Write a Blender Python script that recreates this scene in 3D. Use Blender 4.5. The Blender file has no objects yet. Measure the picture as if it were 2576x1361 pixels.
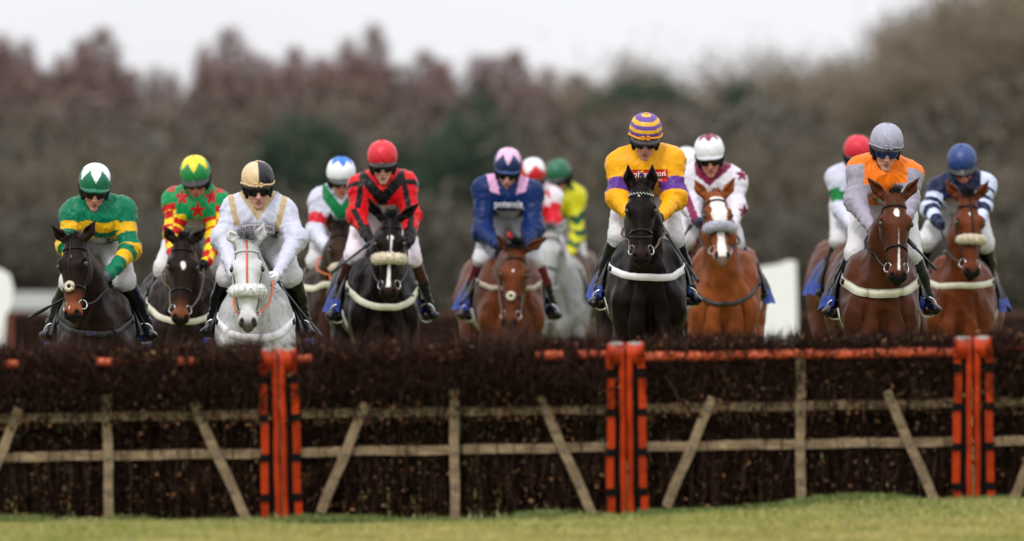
import bpy, math, random
import numpy as np
from mathutils import Vector, Matrix

# ------------------------------------------------------------------ camera, sky, sun, exposure
SC = bpy.context.scene
COL = SC.collection
FPX = 2576.0 * 400.0 / 36.0          # focal length in photograph pixels (photo measured at 2576 px width)
CAMH, HORY = 1.50, 659.0
HURD = 67.0                           # metres to the near flight of hurdles
GR = -0.05                            # level of the turf the field gallops over
cam = bpy.data.cameras.new('camera'); camo = bpy.data.objects.new('camera', cam); COL.objects.link(camo)
cam.lens = 400; cam.sensor_width = 36; cam.clip_start = 1.0; cam.clip_end = 6000
camo.location = (0, 0, CAMH)
camo.rotation_euler = (math.pi / 2 - (680.5 - HORY) / FPX, 0, 0)
cam.dof.use_dof = True; cam.dof.focus_distance = 80.2; cam.dof.aperture_fstop = 2.6
SC.camera = camo

world = bpy.data.worlds.new('World'); SC.world = world; world.use_nodes = True
nt = world.node_tree; nt.nodes.clear()
SUN_EL, SUN_AZ = math.radians(42), math.radians(200)
sky = nt.nodes.new('ShaderNodeTexSky'); sky.sky_type = 'NISHITA'; sky.sun_disc = False
sky.sun_elevation = SUN_EL; sky.sun_rotation = SUN_AZ
hs = nt.nodes.new('ShaderNodeHueSaturation'); hs.inputs['Saturation'].default_value = 0.10
nt.links.new(sky.outputs[0], hs.inputs['Color'])
tc = nt.nodes.new('ShaderNodeTexCoord'); sep = nt.nodes.new('ShaderNodeSeparateXYZ')
nt.links.new(tc.outputs['Generated'], sep.inputs[0])
rmp = nt.nodes.new('ShaderNodeMapRange'); rmp.inputs['From Min'].default_value = 0.0; rmp.inputs['From Max'].default_value = 1.0
rmp.inputs['To Min'].default_value = 7.9; rmp.inputs['To Max'].default_value = 16.0
nt.links.new(sep.outputs['Z'], rmp.inputs['Value'])
nz = nt.nodes.new('ShaderNodeTexNoise'); nz.inputs['Scale'].default_value = 9.0; nz.inputs['Detail'].default_value = 3
nt.links.new(tc.outputs['Generated'], nz.inputs['Vector'])
mr2 = nt.nodes.new('ShaderNodeMapRange'); mr2.inputs['From Min'].default_value = .3; mr2.inputs['From Max'].default_value = .7
mr2.inputs['To Min'].default_value = 0.93; mr2.inputs['To Max'].default_value = 1.06
nt.links.new(nz.outputs['Fac'], mr2.inputs['Value'])
mul = nt.nodes.new('ShaderNodeMath'); mul.operation = 'MULTIPLY'
nt.links.new(rmp.outputs[0], mul.inputs[0]); nt.links.new(mr2.outputs[0], mul.inputs[1])
cc = nt.nodes.new('ShaderNodeCombineColor')
for i, f in enumerate((0.985, 0.99, 1.03)):
    m_ = nt.nodes.new('ShaderNodeMath'); m_.operation = 'MULTIPLY'; m_.inputs[1].default_value = f
    nt.links.new(mul.outputs[0], m_.inputs[0]); nt.links.new(m_.outputs[0], cc.inputs[i])
mx = nt.nodes.new('ShaderNodeMixRGB'); mx.inputs[0].default_value = 0.9      # a closed cloud deck over the clear sky
nt.links.new(hs.outputs[0], mx.inputs[1]); nt.links.new(cc.outputs[0], mx.inputs[2])
bg = nt.nodes.new('ShaderNodeBackground'); bg.inputs['Strength'].default_value = 0.10
nt.links.new(mx.outputs[0], bg.inputs['Color'])
wo = nt.nodes.new('ShaderNodeOutputWorld'); nt.links.new(bg.outputs[0], wo.inputs['Surface'])

sl = bpy.data.lights.new('sun', 'SUN'); sl.energy = 1.5; sl.angle = math.radians(12); sl.color = (1.0, 0.97, 0.93)
so = bpy.data.objects.new('sun', sl); COL.objects.link(so)
so.rotation_euler = Vector((-0.30, -0.75, 0.95)).to_track_quat('Z', 'Y').to_euler()
SC.view_settings.view_transform = 'Standard'; SC.view_settings.look = 'None'
SC.view_settings.exposure = 0.28; SC.view_settings.gamma = 1.0
SC.cycles.use_denoising = True
SC.cycles.max_bounces = 6; SC.cycles.diffuse_bounces = 3; SC.cycles.transparent_max_bounces = 6

def W(px, py, d):
    """photo pixel at distance d -> world point"""
    s = FPX / d
    return np.array([(px - 1288.0) / s, d, CAMH + (HORY - py) / s])

# ------------------------------------------------------------------ helpers
rng = np.random.default_rng(7)
def srgb(r, g, b):
    c = np.array([r, g, b], float) / 255.0
    return np.where(c <= 0.04045, c / 12.92, ((c + 0.055) / 1.055) ** 2.4)

def tag(o, label=None, cat=None, group=None, kind=None):
    if label: o['label'] = label
    if cat: o['category'] = cat
    if group: o['group'] = group
    if kind: o['kind'] = kind
    return o

def empty(name, loc, label, cat, group=None):
    o = bpy.data.objects.new(name, None); COL.objects.link(o); o.location = [float(v) for v in loc]
    o.empty_display_size = 0.1
    return tag(o, label, cat, group)

def mk(name, V, F, mat, parent=None, org=(0, 0, 0), col=None, smooth=True):
    """V (n,3) world coordinates, F (m,3|4) index array -> one linked mesh object; parent's location is org"""
    V = np.asarray(V, float) - np.asarray(org, float)[None, :]
    me = bpy.data.meshes.new(name)
    if isinstance(F, np.ndarray):
        k = F.shape[1]
        me.vertices.add(len(V)); me.vertices.foreach_set('co', V.astype(np.float32).ravel())
        me.loops.add(F.size); me.loops.foreach_set('vertex_index', F.astype(np.int32).ravel())
        me.polygons.add(len(F)); me.polygons.foreach_set('loop_start', np.arange(0, F.size, k, dtype=np.int32))
        try: me.polygons.foreach_set('loop_total', np.full(len(F), k, dtype=np.int32))
        except Exception: pass
        me.update(calc_edges=True)
    else:
        me.from_pydata([tuple(v) for v in V], [], F); me.update()
    if smooth: me.polygons.foreach_set('use_smooth', np.ones(len(me.polygons), dtype=bool))
    if col is not None:
        a = me.color_attributes.new('Col', 'FLOAT_COLOR', 'POINT')
        c4 = np.ones((len(V), 4), np.float32); c4[:, :3] = col
        a.data.foreach_set('color', c4.ravel())
    me.materials.append(mat)
    o = bpy.data.objects.new(name, me); COL.objects.link(o)
    if parent is not None: o.parent = parent
    else: o.location = [float(v) for v in org]
    return o

MC = {}
def pm(name, base=(.5, .5, .5), attr=False, rough=.5, bump=None, var=0.0, vs=20.0, coat=0.0, metal=0.0, sheen=0.0, spec=0.5, stretch=None, ior=1.45):
    if name in MC: return MC[name]
    m = bpy.data.materials.new(name); m.use_nodes = True; n = m.node_tree.nodes; l = m.node_tree.links
    b = n['Principled BSDF']
    b.inputs['Roughness'].default_value = rough; b.inputs['Metallic'].default_value = metal
    b.inputs['Coat Weight'].default_value = coat; b.inputs['Coat Roughness'].default_value = 0.2
    b.inputs['Sheen Weight'].default_value = sheen; b.inputs['Specular IOR Level'].default_value = spec
    b.inputs['IOR'].default_value = ior
    tcn = n.new('ShaderNodeTexCoord'); mp = n.new('ShaderNodeMapping'); l.new(tcn.outputs['Object'], mp.inputs[0])
    if stretch: mp.inputs['Scale'].default_value = stretch
    if attr:
        at = n.new('ShaderNodeAttribute'); at.attribute_name = 'Col'; src = at.outputs['Color']
    else:
        rg = n.new('ShaderNodeRGB'); rg.outputs[0].default_value = (*[float(v) for v in base], 1); src = rg.outputs[0]
    if var > 0:
        t = n.new('ShaderNodeTexNoise'); t.inputs['Scale'].default_value = vs; t.inputs['Detail'].default_value = 5
        l.new(mp.outputs[0], t.inputs['Vector'])
        r = n.new('ShaderNodeMapRange'); r.inputs['From Min'].default_value = .3; r.inputs['From Max'].default_value = .7
        r.inputs['To Min'].default_value = 1 - var; r.inputs['To Max'].default_value = 1 + var
        l.new(t.outputs['Fac'], r.inputs['Value'])
        vm = n.new('ShaderNodeVectorMath'); vm.operation = 'SCALE'; l.new(src, vm.inputs[0]); l.new(r.outputs[0], vm.inputs['Scale'])
        src = vm.outputs[0]
    l.new(src, b.inputs['Base Color'])
    if bump:
        t = n.new('ShaderNodeTexNoise'); t.inputs['Scale'].default_value = bump[0]; t.inputs['Detail'].default_value = 4
        if len(bump) > 2: t.inputs['Distortion'].default_value = bump[2]
        l.new(mp.outputs[0], t.inputs['Vector'])
        bp = n.new('ShaderNodeBump'); bp.inputs['Strength'].default_value = bump[1]; bp.inputs['Distance'].default_value = 0.02
        l.new(t.outputs['Fac'], bp.inputs['Height']); l.new(bp.outputs[0], b.inputs['Normal'])
    MC[name] = m
    return m

# ------------------------------------------------------------------ signed distance fields -> one continuous surface
def nrm(v):
    v = np.asarray(v, float); return v / (np.linalg.norm(v) + 1e-12)

class Field:
    def __init__(s): s.p = []
    def cone(s, a, b, ra, rb, k=.03, lat=None, f=1.0, op='u'):
        s.p.append(('c', np.array(a, float), np.array(b, float), float(ra), float(rb), k, None if lat is None else nrm(lat), f, op)); return s
    def ell(s, c, r, R=None, k=.03, op='u'):
        s.p.append(('e', np.array(c, float), np.array(r, float), np.eye(3) if R is None else np.array(R, float), k, op)); return s
    def cut(s, p, n):            # remove everything on the side n points to
        s.p.append(('p', np.array(p, float), nrm(n))); return s
    @staticmethod
    def _d(q, P):
        if q[0] == 'c':
            a, b, ra, rb, lat, f = q[1], q[2], q[3], q[4], q[6], q[7]
            ab = b - a; L2 = ab @ ab + 1e-12
            pa = P - a
            t = np.clip((pa @ ab) / L2, 0, 1)
            v = pa - t[..., None] * ab
            if lat is not None:
                w = v @ lat; v = v + (w * (f - 1))[..., None] * lat
            return np.sqrt((v * v).sum(-1)) - (ra + t * (rb - ra))
        c, r, R = q[1], q[2], q[3]
        v = (P - c) @ R.T
        k0 = np.sqrt(((v / r) ** 2).sum(-1)); k1 = np.sqrt(((v / (r * r)) ** 2).sum(-1)) + 1e-9
        return k0 * (k0 - 1) / k1
    def _comb(s, D, b, q):
        k = q[5] if q[0] == 'c' else q[4]; op = q[-1]
        if op == 'u':
            h = np.clip(k - np.abs(D - b), 0, None) / k; return np.minimum(D, b) - h * h * k * .25
        h = np.clip(k - np.abs(D + b), 0, None) / k; return np.maximum(D, -b) + h * h * k * .25
    def ev(s, P):
        P = np.asarray(P, float); D = np.full(P.shape[:-1], 1.0)
        for q in s.p:
            if q[0] == 'p': D = np.maximum(D, (P - q[1]) @ q[2])
            else: D = s._comb(D, s._d(q, P), q)
        return D
    def grad(s, P, h=.002):
        k = np.array([[1, -1, -1], [-1, -1, 1], [-1, 1, -1], [1, 1, 1]], float)
        g = sum(k_[None] * s.ev(P + k_ * h)[..., None] for k_ in k)
        return g / (np.linalg.norm(g, axis=-1, keepdims=True) + 1e-12)
    def proj(s, P, off=0.0, it=4, hold=0.3):
        P = np.array(P, float)
        for _ in range(it):
            d = s.ev(P) - off; P = P - s.grad(P) * np.clip(d, -hold, hold)[..., None] * .9
        return P
    def ray(s, P, dirv, it=40):
        P = np.array(P, float); dirv = nrm(dirv)
        for _ in range(it):
            d = s.ev(P); P = P + dirv * np.clip(d, -.05, .2)[..., None] * .8
        return P
    def box(s):
        lo = np.full(3, 1e9); hi = -lo
        for q in s.p:
            if q[0] == 'p' or q[-1] != 'u': continue
            l, h = s._bb(q, 0); lo = np.minimum(lo, l); hi = np.maximum(hi, h)
        return lo, hi
    @staticmethod
    def _bb(q, m):
        if q[0] == 'c':
            r = max(q[3], q[4]) * max(1.0, 1.0 / q[7]) + m
            return np.minimum(q[1], q[2]) - r, np.maximum(q[1], q[2]) + r
        e = np.sqrt(((q[3].T * q[2]) ** 2).sum(1)) + m
        return q[1] - e, q[1] + e
    def mesh(s, X, Y, Z, newton=1):
        V = np.full((len(X), len(Y), len(Z)), 1.0)
        m = 2.5 * max(np.diff(X).max(), np.diff(Y).max(), np.diff(Z).max())
        for q in s.p:
            if q[0] == 'p':
                d = ((X - q[1][0]) * q[2][0])[:, None, None] + ((Y - q[1][1]) * q[2][1])[None, :, None] + ((Z - q[1][2]) * q[2][2])[None, None, :]
                V = np.maximum(V, d); continue
            k = q[5] if q[0] == 'c' else q[4]
            lo, hi = s._bb(q, k + m)
            ix = slice(*np.searchsorted(X, (lo[0], hi[0]))); iy = slice(*np.searchsorted(Y, (lo[1], hi[1]))); iz = slice(*np.searchsorted(Z, (lo[2], hi[2])))
            if ix.start >= ix.stop or iy.start >= iy.stop or iz.start >= iz.stop: continue
            P = np.stack(np.meshgrid(X[ix], Y[iy], Z[iz], indexing='ij'), -1)
            V[ix, iy, iz] = s._comb(V[ix, iy, iz], s._d(q, P), q)
        verts, quads = nets(V, X, Y, Z)
        for _ in range(newton):
            d = s.ev(verts); h = .6 * m / 2.5
            verts = verts - s.grad(verts) * np.clip(d, -h, h)[:, None]
        return verts, quads

def nets(V, X, Y, Z):
    V = V.copy()
    for sl_ in (np.s_[0], np.s_[-1], np.s_[:, 0], np.s_[:, -1], np.s_[:, :, 0], np.s_[:, :, -1]): V[sl_] = 1.0
    S = V < 0
    c = np.zeros(tuple(n - 1 for n in V.shape), np.int8)
    for i in (0, 1):
        for j in (0, 1):
            for k in (0, 1): c += S[i:V.shape[0] - 1 + i, j:V.shape[1] - 1 + j, k:V.shape[2] - 1 + k]
    act = (c > 0) & (c < 8); I, J, K = np.nonzero(act)
    idx = np.full(c.shape, -1, np.int64); idx[act] = np.arange(len(I))
    pos = np.zeros((len(I), 3)); cnt = np.zeros(len(I))
    cor = [(i, j, k) for i in (0, 1) for j in (0, 1) for k in (0, 1)]
    for a in cor:
        for b in cor:
            if sum(abs(np.subtract(a, b))) != 1 or a > b: continue
            va = V[I + a[0], J + a[1], K + a[2]]; vb = V[I + b[0], J + b[1], K + b[2]]
            m = (va < 0) != (vb < 0); t = np.where(m, va / np.where(m, va - vb, 1), 0)
            pa = np.stack([X[I + a[0]], Y[J + a[1]], Z[K + a[2]]], 1); pb = np.stack([X[I + b[0]], Y[J + b[1]], Z[K + b[2]]], 1)
            pos += (pa + t[:, None] * (pb - pa)) * m[:, None]; cnt += m
    pos /= np.maximum(cnt, 1)[:, None]
    Q = []
    def quads(mask, cells, flip):
        i, j, k = np.nonzero(mask)
        q = np.stack([idx[i + a, j + b, k + c_] for a, b, c_ in cells], 1)
        f = flip[i, j, k]; q[f] = q[f][:, ::-1]; Q.append(q)
    m = S[:-1, 1:-1, 1:-1] != S[1:, 1:-1, 1:-1]
    quads(m, [(0, 0, 0), (0, 1, 0), (0, 1, 1), (0, 0, 1)], S[1:, 1:-1, 1:-1])
    m = S[1:-1, :-1, 1:-1] != S[1:-1, 1:, 1:-1]
    quads(m, [(0, 0, 0), (0, 0, 1), (1, 0, 1), (1, 0, 0)], S[1:-1, 1:, 1:-1])
    m = S[1:-1, 1:-1, :-1] != S[1:-1, 1:-1, 1:]
    quads(m, [(0, 0, 0), (1, 0, 0), (1, 1, 0), (0, 1, 0)], S[1:-1, 1:-1, 1:])
    return pos, np.concatenate(Q)

def lines(lo, hi, flo, fhi, hf, hc):
    flo = max(lo, flo); fhi = min(hi, fhi)
    a = np.arange(flo, lo - hc, -hc)[::-1][:-1]; b = np.arange(flo, fhi, hf); c = np.arange(fhi, hi + hc, hc)
    return np.concatenate([a, b, c])
def uni(lo, hi, h): return np.arange(lo - 2 * h, hi + 3 * h, h)

# ------------------------------------------------------------------ strips, tubes, sheets
def ribbon(P, N, w, t):
    """closed flat strap along P with face normal N, width w, thickness t"""
    P = np.asarray(P, float); N = np.asarray(N, float); n = len(P)
    T = np.gradient(P, axis=0); T /= np.linalg.norm(T, axis=1, keepdims=True) + 1e-9
    B = np.cross(T, N); B /= np.linalg.norm(B, axis=1, keepdims=True) + 1e-9
    w = np.broadcast_to(np.asarray(w, float), (n,))[:, None] / 2
    V = np.stack([P - B * w, P + B * w, P + B * w * .92 + N * t, P - B * w * .92 + N * t], 1).reshape(-1, 3)
    F = []
    for i in range(n - 1):
        for k in range(4):
            k2 = (k + 1) % 4; F.append((i * 4 + k, i * 4 + k2, (i + 1) * 4 + k2, (i + 1) * 4 + k))
    F += [(3, 2, 1, 0), tuple((n - 1) * 4 + k for k in range(4))]
    return V, np.array(F)
def tube(P, r, n=8):
    P = np.asarray(P, float); m = len(P)
    r = np.broadcast_to(np.asarray(r, float), (m,))
    T = np.gradient(P, axis=0); T /= np.linalg.norm(T, axis=1, keepdims=True) + 1e-9
    up = np.tile(np.array([0.13, 0.31, 0.94]), (m, 1)); A = np.cross(T, up); bad = np.linalg.norm(A, axis=1) < .15
    A[bad] = np.cross(T[bad], [1.0, 0, 0]); A /= np.linalg.norm(A, axis=1, keepdims=True); B = np.cross(T, A)
    an = np.arange(n) * 2 * math.pi / n
    V = P[:, None] + r[:, None, None] * (np.cos(an)[None, :, None] * A[:, None] + np.sin(an)[None, :, None] * B[:, None])
    V = np.concatenate([V.reshape(-1, 3), P[:1], P[-1:]]); F = []
    for i in range(m - 1):
        for k in range(n):
            k2 = (k + 1) % n; F.append((i * n + k, i * n + k2, (i + 1) * n + k2, (i + 1) * n + k))
    a, b = m * n, m * n + 1
    for k in range(n):
        k2 = (k + 1) % n; F.append((a, k2, k, k)); F.append((b, (m - 1) * n + k, (m - 1) * n + k2, (m - 1) * n + k2))
    return V, [tuple(dict.fromkeys(f)) for f in F]
def sheet(G, N, t):
    """G (a,b,3) grid of points with normals N -> closed sheet of thickness t"""
    a, b = G.shape[:2]; V = np.concatenate([(G + N * t).reshape(-1, 3), G.reshape(-1, 3)]); o = a * b; F = []
    for i in range(a - 1):
        for j in range(b - 1):
            q = (i * b + j, i * b + j + 1, (i + 1) * b + j + 1, (i + 1) * b + j)
            F.append(q); F.append(tuple(o + v for v in q[::-1]))
    def edge(u, v): F.append((u, v, o + v, o + u))
    for i in range(a - 1): edge((i + 1) * b, i * b); edge(i * b + b - 1, (i + 1) * b + b - 1)
    for j in range(b - 1): edge(j, j + 1); edge((a - 1) * b + j + 1, (a - 1) * b + j)
    return V, np.array([f[::-1] for f in F])
def gridn(G):
    du = np.gradient(G, axis=0); dv = np.gradient(G, axis=1); n = np.cross(du, dv)
    return n / (np.linalg.norm(n, axis=-1, keepdims=True) + 1e-9)
def join(parts):
    V = []; F = []; o = 0
    for v, f in parts:
        V.append(v); F += [tuple(int(i) + o for i in q) for q in f]; o += len(v)
    return np.concatenate(V), F
def boxm(lo, hi, R=None, org=None, bev=0.0):
    lo = np.array(lo, float); hi = np.array(hi, float)
    V = np.array([[x, y, z] for x in (lo[0], hi[0]) for y in (lo[1], hi[1]) for z in (lo[2], hi[2])])
    F = [(0, 1, 3, 2), (4, 6, 7, 5), (0, 4, 5, 1), (2, 3, 7, 6), (0, 2, 6, 4), (1, 5, 7, 3)]
    if R is not None: V = V @ np.array(R)
    if org is not None: V = V + org
    return V, F
def hairs(roots, dirs, lens, wid, curl=None, seg=3, r=rng):
    """tapered three-sided strands; roots, dirs (n,3); curl (n,3) acceleration"""
    n = len(roots); dirs = dirs / (np.linalg.norm(dirs, axis=1, keepdims=True) + 1e-9)
    if curl is None: curl = np.zeros((n, 3))
    side = np.cross(dirs, r.normal(size=(n, 3))); side /= np.linalg.norm(side, axis=1, keepdims=True) + 1e-9
    s2 = np.cross(dirs, side)
    V = np.zeros((n, seg * 3 + 1, 3)); wid = np.broadcast_to(np.asarray(wid, float), (n,))
    for i in range(seg):
        t = i / seg; c = roots + dirs * (lens * t)[:, None] + curl * ((lens * t) ** 2)[:, None]
        for k in range(3):
            a = k * 2.0944; V[:, i * 3 + k] = c + (side * math.cos(a) + s2 * math.sin(a)) * (wid * (1 - t * .6))[:, None]
    V[:, -1] = roots + dirs * lens[:, None] + curl * (lens ** 2)[:, None]
    q = []
    for i in range(seg - 1):
        for k in range(3):
            k2 = (k + 1) % 3; q += [(i * 3 + k, i * 3 + k2, i * 3 + 3 + k2), (i * 3 + k, i * 3 + 3 + k2, i * 3 + 3 + k)]
    for k in range(3): q.append(((seg - 1) * 3 + k, (seg - 1) * 3 + (k + 1) % 3, seg * 3))
    q = np.array(q); F = (q[None] + (np.arange(n) * (seg * 3 + 1))[:, None, None]).reshape(-1, 3)
    return V.reshape(-1, 3), F
def wob(P, f=1.0, seed=0):
    """smooth pseudo-noise, about -1..1"""
    r = np.random.default_rng(seed); o = np.zeros(len(P))
    for i in range(5):
        d = r.normal(size=3) * f * (1 + i * .45); o += np.sin(P @ d + r.uniform(0, 6.28) + 1.3 * np.sin(P @ (r.normal(size=3) * f) + i)) / (1 + i * .5)
    return o / 2.2
# ------------------------------------------------------------------ materials shared by horses and riders
COAT = pm('horse_coat', attr=True, rough=.34, bump=(140, .22), var=.22, vs=9, spec=.35, ior=1.20)
GREYC = pm('grey_coat', attr=True, rough=.6, bump=(190, .22), var=.10, vs=70, spec=.3)
HAIR = pm('mane_hair', (.012, .011, .012), rough=.5, var=.4, vs=30)
HAIRG = pm('grey_mane_hair', (.22, .22, .23), rough=.55, var=.5, vs=40)
HAIRC = pm('chestnut_mane_hair', (.20, .07, .03), rough=.55, var=.3, vs=40)
EYE = pm('horse_eye', (.008, .005, .004), rough=.06, spec=.7)
LEATH = pm('black_leather', (.007, .006, .006), rough=.38, bump=(90, .15), spec=.5, ior=1.25)
BROWNL = pm('brown_leather', (.07, .025, .012), rough=.4, bump=(90, .15))
ORANGEL = pm('orange_rubber_rein', (.52, .12, .04), rough=.5, bump=(200, .2))
STEEL = pm('steel', (.6, .6, .62), rough=.22, metal=1.0)
FLEECE = pm('sheepskin_cream', (.80, .72, .56), rough=.95, bump=(170, .6), var=.15, vs=60)
FLEECEW = pm('sheepskin_white', (.90, .90, .90), rough=.95, bump=(170, .6), var=.12, vs=60)
FLEECEG = pm('sheepskin_grey', (.60, .60, .70), rough=.95, bump=(170, .6), var=.12, vs=60)
BLUEC = pm('blue_saddle_cloth', (.010, .038, .27), rough=.6, bump=(25, .5, 1.0), var=.12, vs=12)
WEB_W = pm('white_webbing', (.72, .70, .72), rough=.6, bump=(220, .2), var=.06, vs=30)
WEB_C = pm('cream_webbing', (.56, .54, .42), rough=.6, bump=(220, .2), var=.08, vs=30)
WEB_B = pm('beige_webbing', (.38, .31, .23), rough=.65, bump=(220, .2), var=.08, vs=30)
BEAD = pm('white_beading', (.75, .76, .78), rough=.35)

def head_frame(P, M, roll):
    a = nrm(M - P); l = np.array([1.0, 0, 0]) + np.array([0, roll[1], roll[0]]); l = nrm(l - a * (l @ a)); f = nrm(np.cross(a, l))
    if f[1] > 0: f = -f
    return a, l, f

def coat_colours(h, V, HF, w, TX):
    P, a, l, f, L = HF
    d = V - P; u = d @ a / L * .60; v = d @ f; x = d @ l
    base = np.array(h['coat']); C = np.tile(base, (len(V), 1))
    near = (np.abs(x) < .16) & (u > -.2) & (u < .7) & (np.abs(v) < .2) & (V[:, 1] < P[1] + .16)
    n1 = wob(V, 9, 3) * .5 + .5
    C *= (1 + .22 * (wob(V, 5, 11)))[:, None]
    # darker legs
    if not h.get('grey'):
        z = V[:, 2] - GR; k = np.clip((.75 - z) / .2, 0, 1)[:, None]; C = C * (1 - k) + np.array([.014, .011, .010]) * k
    else:
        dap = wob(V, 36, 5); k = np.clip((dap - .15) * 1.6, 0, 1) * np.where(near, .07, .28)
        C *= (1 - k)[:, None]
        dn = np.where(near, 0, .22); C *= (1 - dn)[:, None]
    sm = lambda q: np.clip(q, 0, 1) ** 2 * (3 - 2 * np.clip(q, 0, 1))
    if 'muz' in h:      # paler or tan band above the nostrils
        col, u0 = h['muz']; k = (sm((u - u0) / .12) * near)[:, None]; C = C * (1 - k) + np.array(col) * k
    dark = np.array(h.get('nose', (.016, .014, .014)))
    k = (sm((u - h.get('nu', .535)) / .045) * near)[:, None]; C = C * (1 - k) + dark * k
    # nostrils and mouth line
    for s_ in (-1, 1):
        q = ((x - s_ * .044) / .019) ** 2 + ((u - .562) / .027) ** 2
        k = (np.clip(1.5 - q, 0, 1) * near * (v > .0))[:, None]; C = C * (1 - k) + np.array([.006, .005, .005]) * k
    # white face markings, painted where the hair is white
    for (u0, u1, c0, c1, w0, w1) in h.get('white', []):
        t = np.clip((u - u0) / (u1 - u0), 0, 1); wd = (w0 + (w1 - w0) * t) * (1 + .16 * wob(V, 45, 8)); cx = c0 + (c1 - c0) * t
        e = np.minimum(np.minimum(u - u0, u1 - u), wd - np.abs(x - cx)) / .006
        if u1 - u0 < .09: e = (1 - np.hypot((u - (u0 + u1) / 2) / ((u1 - u0) / 2), (x - cx) / w0) * (1 + .12 * wob(V, 60, 8))) * 4
        # rounded ends
        k = (np.clip(e, 0, 1) * near * (v > -.02))[:, None]; C = C * (1 - k) + np.array([.66, .63, .60]) * k
    # ear insides darker
    k = (((u < -.055) & near) * .45)[:, None]; C = C * (1 - k) + base * .35 * k
    if not h.get('grey'): C = np.where(C.max(1, keepdims=True) < .585, C * .54, C)
    return np.clip(C, .002, .9)

FRONT = {'stance': [(.15, -.16, .50), (.15, -.20, .18), (.15, -.27, .05)], 'reach': [(.14, -.66, .72), (.14, -.92, .47), (.14, -1.02, .38)],
         'fold': [(.16, -.56, .70), (.16, -.42, .44), (.16, -.28, .40)], 'half': [(.15, -.48, .58), (.15, -.50, .27), (.15, -.42, .16)]}
HIND = {'push': [(.17, .86, .72), (.16, 1.38, .56), (.16, 1.55, .24), (.16, 1.62, .06)], 'under': [(.19, .72, .78), (.16, .98, .52), (.16, .72, .22), (.16, .62, .05)],
        'mid': [(.18, .80, .74), (.16, 1.18, .54), (.16, 1.10, .22), (.16, 1.04, .05)]}

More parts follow.
